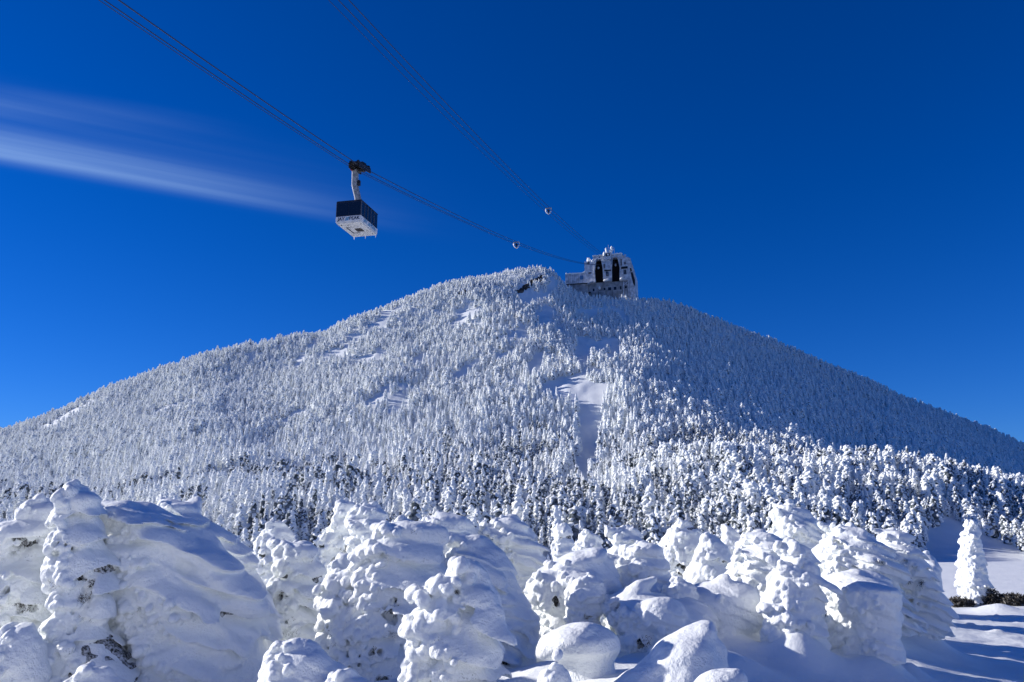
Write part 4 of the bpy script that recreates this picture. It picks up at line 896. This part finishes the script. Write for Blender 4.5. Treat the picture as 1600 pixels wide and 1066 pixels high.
def build_cabin():
    Wd, L, Hc, B = 2.85, 4.35, 2.45, .74
    fc = at(562, 362, 80.6); fz = fc.z
    root = empty('tram_cabin', (CAR.x, CAR.y, fz), math.atan2(-TDIR.x, TDIR.y))   # local x across, y along the line, z up
    off = RDIR.dot(fc - CAR) - .05
    x0, x1, y0, y1 = off - Wd / 2, off + Wd / 2, -L / 2, L / 2
    MB().box(x0, x1, y0, y1, .10, B).build('body', M['white_paint'], root, .05)
    MB().box(x0 + .06, x1 - .06, y0 + .06, y1 - .06, 0, .097).build('floor', M['white_paint'], root, .02)
    MB().box(x0 + .05, x1 - .05, y0 + .05, y1 - .05, B + .003, Hc - .16).build('cabin_shell', M['navy_paint'], root)
    MB().box(x0, x1, y0, y1, Hc - .157, Hc).build('roof', M['navy_paint'], root, .05)
    MB().box(x0 + .3, x1 - .3, y0 + .4, y1 - .4, Hc + .002, Hc + .14).build('roof_snow', M['snow'], root, .05)
    # glazing: end windows and a row of side windows between posts
    for ys, yo in ((y0, -1), (y1, 1)):
        for k in range(2):
            a = x0 + .12 + k * (Wd - .24) / 2; b = a + (Wd - .24) / 2 - .06
            yy = sorted((ys + .05 * -yo, ys + .03 * -yo))
            w = MB().box(a, b, yy[0], yy[1], B + .10, Hc - .24).build('window', M['glass'], root)
    n = 5
    for xs_, so in ((x0, -1), (x1, 1)):
        xx = sorted((xs_ - so * .05, xs_ - so * .03))
        for k in range(n):
            a = y0 + .14 + k * (L - .28) / n; b = a + (L - .28) / n - .10
            MB().box(xx[0], xx[1], a, b, B + .10, Hc - .24).build('window', M['glass'], root)
        xf = sorted((xs_ - so * .05, xs_ - so * .005))
        for k in range(1, n):
            a = y0 + .14 + k * (L - .28) / n - .10
            MB().box(xf[0], xf[1], a + .015, a + .085, B + .004, Hc - .16).build('window_post', M['frame_grey'], root)
        mb = MB(); mb.box(xf[0], xf[1], y0 + .02, y0 + .11, B + .004, Hc - .16); mb.build('corner_post', M['frame_grey'], root)
    # writing on the white bands
    for ch, xo, fat in (('JAY', -.80, .012), ('PEAK', .68, .012)):
        mw = Matrix(((1, 0, 0, off + xo), (0, 0, -1, y0 - .004), (0, 1, 0, .44), (0, 0, 0, 1)))
        text_mesh(ch, .50, 'lettering', M['letter_navy'], root, mw, .006, fat)
    mb = MB()
    for k in range(3): mb.prism([(off - .36 + .05 * k, .26 + k * .13), (off + .02 + .05 * k, .26 + k * .13), (off + .06 + .05 * k, .35 + k * .13), (off - .32 + .05 * k, .35 + k * .13)], y0 - .012, y0 - .002)
    mb.build('emblem', M['letter_blue'], root)
    for ch, yo in (('JAY', -1.05), ('PEAK', .95)):
        mw = Matrix(((0, 0, 1, x1 + .004), (1, 0, 0, yo), (0, 1, 0, .43), (0, 0, 0, 1)))
        text_mesh(ch, .58, 'lettering', M['letter_blue'], root, mw, .006, .012)
    mb = MB()
    for k in range(3):
        z = .24 + k * .14; mb.box(x1 + .002, x1 + .012, -.36 + .05 * k, .10 + .05 * k, z, z + .09)
    mb.build('emblem', M['letter_blue'], root)
    # underside: hatch outline, inspection panel, bolts
    mb = MB()
    mb.box(off - .85, off - .70, -.9, 1.0, -.012, -.002).box(off - .70, off - .05, .85, 1.0, -.012, -.002).box(off - .70, off - .2, -.9, -.78, -.012, -.002)
    mb.build('hatch', M['frame_grey'], root)
    MB().box(off - .15, off + .62, -.35, .62, -.016, -.003).build('inspection_panel', M['dark_steel'], root)
    mb = MB()
    for bx, by in ((-1.1, -1.6), (1.1, -1.6), (-1.1, 1.5), (1.05, 1.55), (.9, .4), (-.4, -1.5)): mb.box(off + bx, off + bx + .12, by, by + .12, -.02, -.003)
    mb.build('floor_bolts', M['dark_steel'], root)
    for ix, iy, ih in ((x0 + .2, y1 - .1, .34), (off + .1, y1 - .15, .36), (x1 - .15, y1 - .15, .30)):
        MB().tube([(ix, iy, .02), (ix + .01, iy, -ih * .5), (ix, iy, -ih)], .05, 6, [.065, .04, .008]).build('icicle', M['ice'], root)
    # hanger: bent box arm from the roof up to the carriage
    cz = CAR.z - fz
    path = [(off + .12, Hc), (off + .02, Hc + 1.1), (-.42, cz - 1.9), (-.46, cz - .15)]
    def arm(w): 
        left = [(x - w / 2, z) for x, z in path]; right = [(x + w / 2, z) for x, z in path]; return left + right[::-1]
    MB().prism(arm(.50), -.26, .26).build('hanger_arm', M['steel'], root, .04)
    mb = MB(); mb.tube([(x - .40, .05, z) for x, z in path], .05, 8); 
    for k in range(9):
        z = Hc + .5 + k * .42; x = float(np.interp(z, [p[1] for p in path], [p[0] for p in path])); mb.tube([(x - .42, .05, z), (x - .28, .05, z)], .025, 6)
    mb.build('ladder', M['white_paint'], root)
    MB().box(-.12, .12, -.18, .18, cz - 2.0, cz - 1.4).build('camera_box', M['dark_steel'], root, .03)
    # carriage on the rope
    sl = math.atan((track_z(1, CAR.y + 2) - track_z(1, CAR.y - 2)) / 4)
    cr = empty('carriage', (0, 0, 0)); cr.parent = root; cr.location = (0, 0, cz); cr.rotation_euler = (sl, 0, 0)
    MB().box(-.62, -.50, -1.5, 1.6, -.28, .30).box(.50, .62, -1.5, 1.6, -.28, .30).box(-.62, .62, -.2, .2, -.42, -.10).box(-.62, .62, 1.2, 1.45, .12, .5).box(-.5, .5, -1.4, -1.15, .12, .42).build('frame', M['dark_steel'], cr, .03)
    MB().prism([(-.5, .25), (.5, .25), (.35, .75), (-.35, .75)], .1, 1.0).build('brake_housing', M['dark_steel'], cr, .05)
    MB().box(-.9, -.64, -.5, .1, -.25, .2).build('gearbox', M['red_paint'], cr, .03)
    for sx in (-.42, .42):
        for k in range(4):
            yy = -1.25 + k * .82
            MB().tube([(sx - .07, yy, .27), (sx - .05, yy, .27), (sx + .05, yy, .27), (sx + .07, yy, .27)], .2, 16, [.30, .25, .25, .30]).build('wheel', M['dark_steel'], cr)
    tag(root, 'dark glass tram cabin with white base hanging from ropes over the mountainside', 'cable car')
build_cabin()

def build_station():
    O = at(955, 470, SD); kx = SD / F / fwd_of(440) / RDIR.x; kz = (tan_of(400) - tan_of(470)) * SD / 70
    root = empty('summit_station', O, math.atan2(RDIR.y, RDIR.x))
    def p(zx, zy): return ((zx / 10.66 + 880 - 955) * kx, (470 - (375 + zy / 10.66)) * kz)
    def P(*q): return [p(*a) for a in q]
    def box(x0, y0, x1, y1): return P((x0, y0), (x1, y0), (x1, y1), (x0, y1))
    def pr(name, polys, d0, d1, m, bev=0, parent=root):
        mb = MB()
        for q in polys: mb.prism(q, d0, d1)
        return mb.build(name, M[m], parent, bev)
    body = pr('rear_block', [P((385, 335), (515, 335), (515, 250), (990, 250), (1050, 300), (1125, 330), (1185, 545), (1185, 1060), (395, 1060))], 3.2, 15.0, 'siding')
    pr('upper_wall', [P((517, 252), (988, 246), (1048, 300), (935, 296), (830, 300), (665, 308), (565, 308), (517, 330))], .0, 3.19, 'siding')
    pr('left_wall', [P((378, 332), (516, 331), (563, 311), (530, 500), (545, 690), (375, 690))], .05, 3.19, 'siding')
    pr('pier', [P((668, 310), (828, 302), (814, 480), (810, 688), (692, 688), (690, 480))], .05, 3.19, 'siding')
    pr('pier', [P((934, 298), (1092, 306), (1098, 688), (950, 688), (966, 480))], .05, 3.19, 'siding')
    pr('bay_interior', [P((560, 309), (670, 309), (695, 480), (695, 740), (540, 740), (527, 500)), P((826, 300), (938, 296), (970, 480), (955, 740), (806, 740), (810, 480))], 2.5, 3.1, 'bay_dark')
    for q in (((560, 309), (578, 309), (546, 500), (560, 690), (545, 690), (530, 500)), ((652, 309), (668, 309), (692, 480), (692, 690), (680, 690), (676, 480)),
              ((828, 301), (846, 301), (826, 480), (822, 690), (810, 690), (814, 480)), ((918, 297), (935, 297), (968, 480), (953, 690), (942, 690), (952, 480))):
        pr('bay_jamb', [P(*q)], -.22, .04, 'siding')
    pr('bay_header', [box(556, 294, 672, 311), box(828, 284, 938, 300)], -.24, -.001, 'siding')
    for zx, zy in ((600, 440), (880, 408)):
        x, z = p(zx, zy); lump('rope_saddle', [(x, 1.2, z, .42, .4, .5)], M['siding'], root, int(zx), 2)
    # middle storey trim, windows and snow ledges
    pr('lintel', [box(700, 500, 812, 517)], -.3, .04, 'trim_dark'); pr('lintel', [P((975, 468), (1078, 462), (1080, 496), (975, 500))], -.3, .04, 'trim_dark')
    def window(q, d=-.06, m='win', fr=True):
        f = pr('window', [box(*q)], d, d + .1, m)
        if fr:
            x0, y0, x1, y1 = q; c = (x0 + x1) / 2
            pr('mullion', [box(c - 2, y0 + 2, c + 2, y1 - 2)], d - .05, d - .002, 'siding', 0, f)
    window((728, 524, 768, 602)); window((1012, 515, 1056, 592)); window((1022, 382, 1050, 425)); window((692, 395, 714, 465)); window((430, 340, 460, 385)); window((970, 330, 985, 440), m='trim_dark', fr=False)
    window((620, 262, 640, 292)); window((440, 520, 490, 540), m='trim_dark', fr=False)
    for q, s in ((((686, 662, 798, 690)), 1), (((952, 652, 1018, 682)), 2)):
        x0, z0 = p(q[0], q[3]); x1, z1 = p(q[2], q[1])
        lump('snow_ledge', [((x0 + x1) / 2, -.5, (z0 + z1) / 2, (x1 - x0) / 2, .7, (z1 - z0) / 2 + .05)], M['snow'], root, s)
    pr('railing', [box(690, 640, 694, 665), box(785, 632, 800, 668)], -.7, -.6, 'siding')
    pr('awning', [P((428, 728), (512, 690), (512, 672), (428, 712))], -1.2, .04, 'siding')
    # lower storey
    pr('recess_wall', [box(432, 691, 1108, 832)], .9, 3.19, 'concrete')
    for q in ((500, 785, 530, 832), (680, 785, 708, 820), (750, 780, 800, 832), (842, 778, 886, 834), (944, 775, 968, 830), (1022, 778, 1054, 812)): window(q, .80, 'win', False)
    lump('rime_crust', [(*[p(612, 785)[0]], .6, p(612, 785)[1], .55, .4, .55)], M['snow'], root, 5, 2)
    pr('base_wall', [P((470, 833), (1108, 833), (1108, 1075), (470, 1075))], .5, 3.19, 'concrete')
    pr('panel_joint', [box(x, 836, x + 6, 1070) for x in (590, 714, 824, 990)], .44, .498, 'trim_dark')
    pr('brace', [P((1000, 690), (1014, 690), (1000, 1060), (986, 1060)), P((1078, 690), (1096, 690), (1096, 1060), (1078, 1060)), P((1005, 760), (1080, 700), (1080, 712), (1005, 772)), P((1005, 710), (1080, 770), (1080, 782), (1005, 722))], .2, .43, 'siding')
    # right buttress with dark raking panel on the flank
    pr('buttress', [P((1094, 308), (1126, 332), (1188, 545), (1192, 1075), (1112, 1075), (1100, 690))], -.2, 3.19, 'siding')
    pr('flank_panel', [P((1112, 492), (1138, 500), (1192, 700), (1190, 802), (1160, 760), (1136, 640))], -.32, -.202, 'trim_dark')
    pr('flank_panel', [P((1128, 560), (1160, 548), (1160, 558), (1130, 572))], -.40, -.322, 'siding')
    # roof snow, parapet, small tower
    pr('roof_snow', [P((512, 250), (515, 238), (700, 236), (840, 234), (992, 226), (1004, 246), (1004, 251))], -.2, 12, 'snow', .1)
    x, z = p(440, 300); lump('rime_crust', [(x, 1.5, z, .7, .7, 1.2), (x + .7, 1.6, z - .5, .7, .6, .5)], M['snow'], root, 11)
    x, z = p(1040, 265); lump('rime_crust', [(x, 1.2, z, .32, .3, .7)], M['snow'], root, 12)
    x, z = p(515, 330); lump('rime_crust', [(x, .2, z, .5, .4, .6)], M['snow'], root, 13)
    # turret in front of the roof between the bays
    pr('turret', [P((702, 215), (826, 215), (818, 330), (690, 330))], -.6, 2.8, 'siding'); pr('turret_opening', [P((735, 232), (800, 232), (800, 275), (735, 275))], -.68, -.602, 'trim_dark')
    x, z = p(708, 235); lump('rime_crust', [(x, -.4, z, .5, .5, .8), (p(770, 255)[0], -.75, p(770, 255)[1], .35, .2, .35)], M['snow'], root, 14)
    for zx, zt, zb, r, crust in ((735, 118, 240, .16, 1), (772, 66, 240, .06, 0), (822, 100, 240, .2, 2), (866, 118, 240, .10, 0), (800, 150, 240, .1, 2)):
        x, zb_ = p(zx, zb); _, zt_ = p(zx, zt)
        a = MB().tube([(x, 1.0, zb_), (x, 1.0, (zb_ + zt_) / 2), (x, 1.0, zt_)], r, 8).build('antenna_mast', M['siding'], root)
        if crust:
            rs = np.random.RandomState(int(zx)); L_ = zt_ - zb_
            lump('rime_crust', [(x + rs.uniform(-.15, .15), 1.0, zb_ + L_ * t, .26 + .12 * crust * (t > .3), .3, L_ * .17) for t in (.15, .4, .65, .88)], M['snow'], a, int(zx))
    # annex on the left
    ax = pr('annex_wall', [P((66, 520), (374, 520), (374, 688), (70, 688))], .3, 9, 'siding')
    pr('annex_base', [P((82, 701), (430, 701), (430, 900), (82, 900))], .45, 9, 'concrete')
    pr('annex_ledge', [box(70, 688, 430, 700)], .1, 8.9, 'trim_dark')
    pr('annex_wall', [P((374, 500), (430, 480), (430, 688), (374, 688))], .25, 8.9, 'siding')
    for k in range(8): pr('panel_joint', [box(105 + k * 32, 535, 109 + k * 32, 675)], .26, .298, 'concrete')
    window((300, 560, 352, 628), .20, 'blue_sign', False)
    pr('annex_snow', [P((58, 522), (62, 506), (330, 512), (376, 486), (376, 522))], .1, 9, 'snow', .08)
    pr('corner_post', [box(56, 512, 74, 690)], .1, .5, 'siding')
    x, z = p(72, 512); lump('rime_crust', [(x, .4, z, .35, .35, .4)], M['snow'], root, 21, 2)
    tag(root, 'frost-covered summit tram station with two tall dark cabin bays and iced antennas', 'tram station')
build_station()

def far_hit(px, row):
    Y = np.arange(110, 330, .25); P = [at(px, row, 1.0)][0]
    g = height(P.x * Y, Y); i = int(np.argmax(P.z * Y < g)); return Vector((P.x * Y[i], Y[i], g[i]))
def rocks(px0, r0, px1, r1, s, n, size, label, seed):
    rs = np.random.RandomState(seed); pts = []
    for k in range(n):
        t = (k + rs.uniform(-.3, .3)) / max(n - 1, 1); px = px0 + (px1 - px0) * t; row = r0 + (r1 - r0) * t
        c = far_hit(px, row); Y = c.y; z = c.z - .25 * size
        pts.append((c.x, Y, z, rs.uniform(.6, 1.2) * size, rs.uniform(.6, 1.0) * size, rs.uniform(.6, 1.2) * size))
    o = Vector(pts[0][:3]); root = empty('rock_outcrop', o)
    bm = bmesh.new()
    for x, y, z, a, b, c in pts:
        r = bmesh.ops.create_icosphere(bm, subdivisions=2, radius=1.0)
        for v in r['verts']:
            k = 1 + rs.uniform(-.28, .28); v.co = Vector((x + v.co.x * k * a, y + v.co.y * k * b, z + v.co.z * k * c)) - o
    me = bpy.data.meshes.new('rock_face'); bm.to_mesh(me); bm.free(); link('rock_face', me, M['rock'], root)
    tag(root, label, 'rock', 'bare rock outcrops near the summit')
rocks(812, 456, 846, 434, .965, 9, 1.3, 'dark jagged rock band sticking out of the snow just left of the summit station', 1)
rocks(716, 462, 727, 456, .955, 3, 1.1, 'small dark rock outcrop high on the left shoulder of the mountain', 2)
#@@TRAM-END
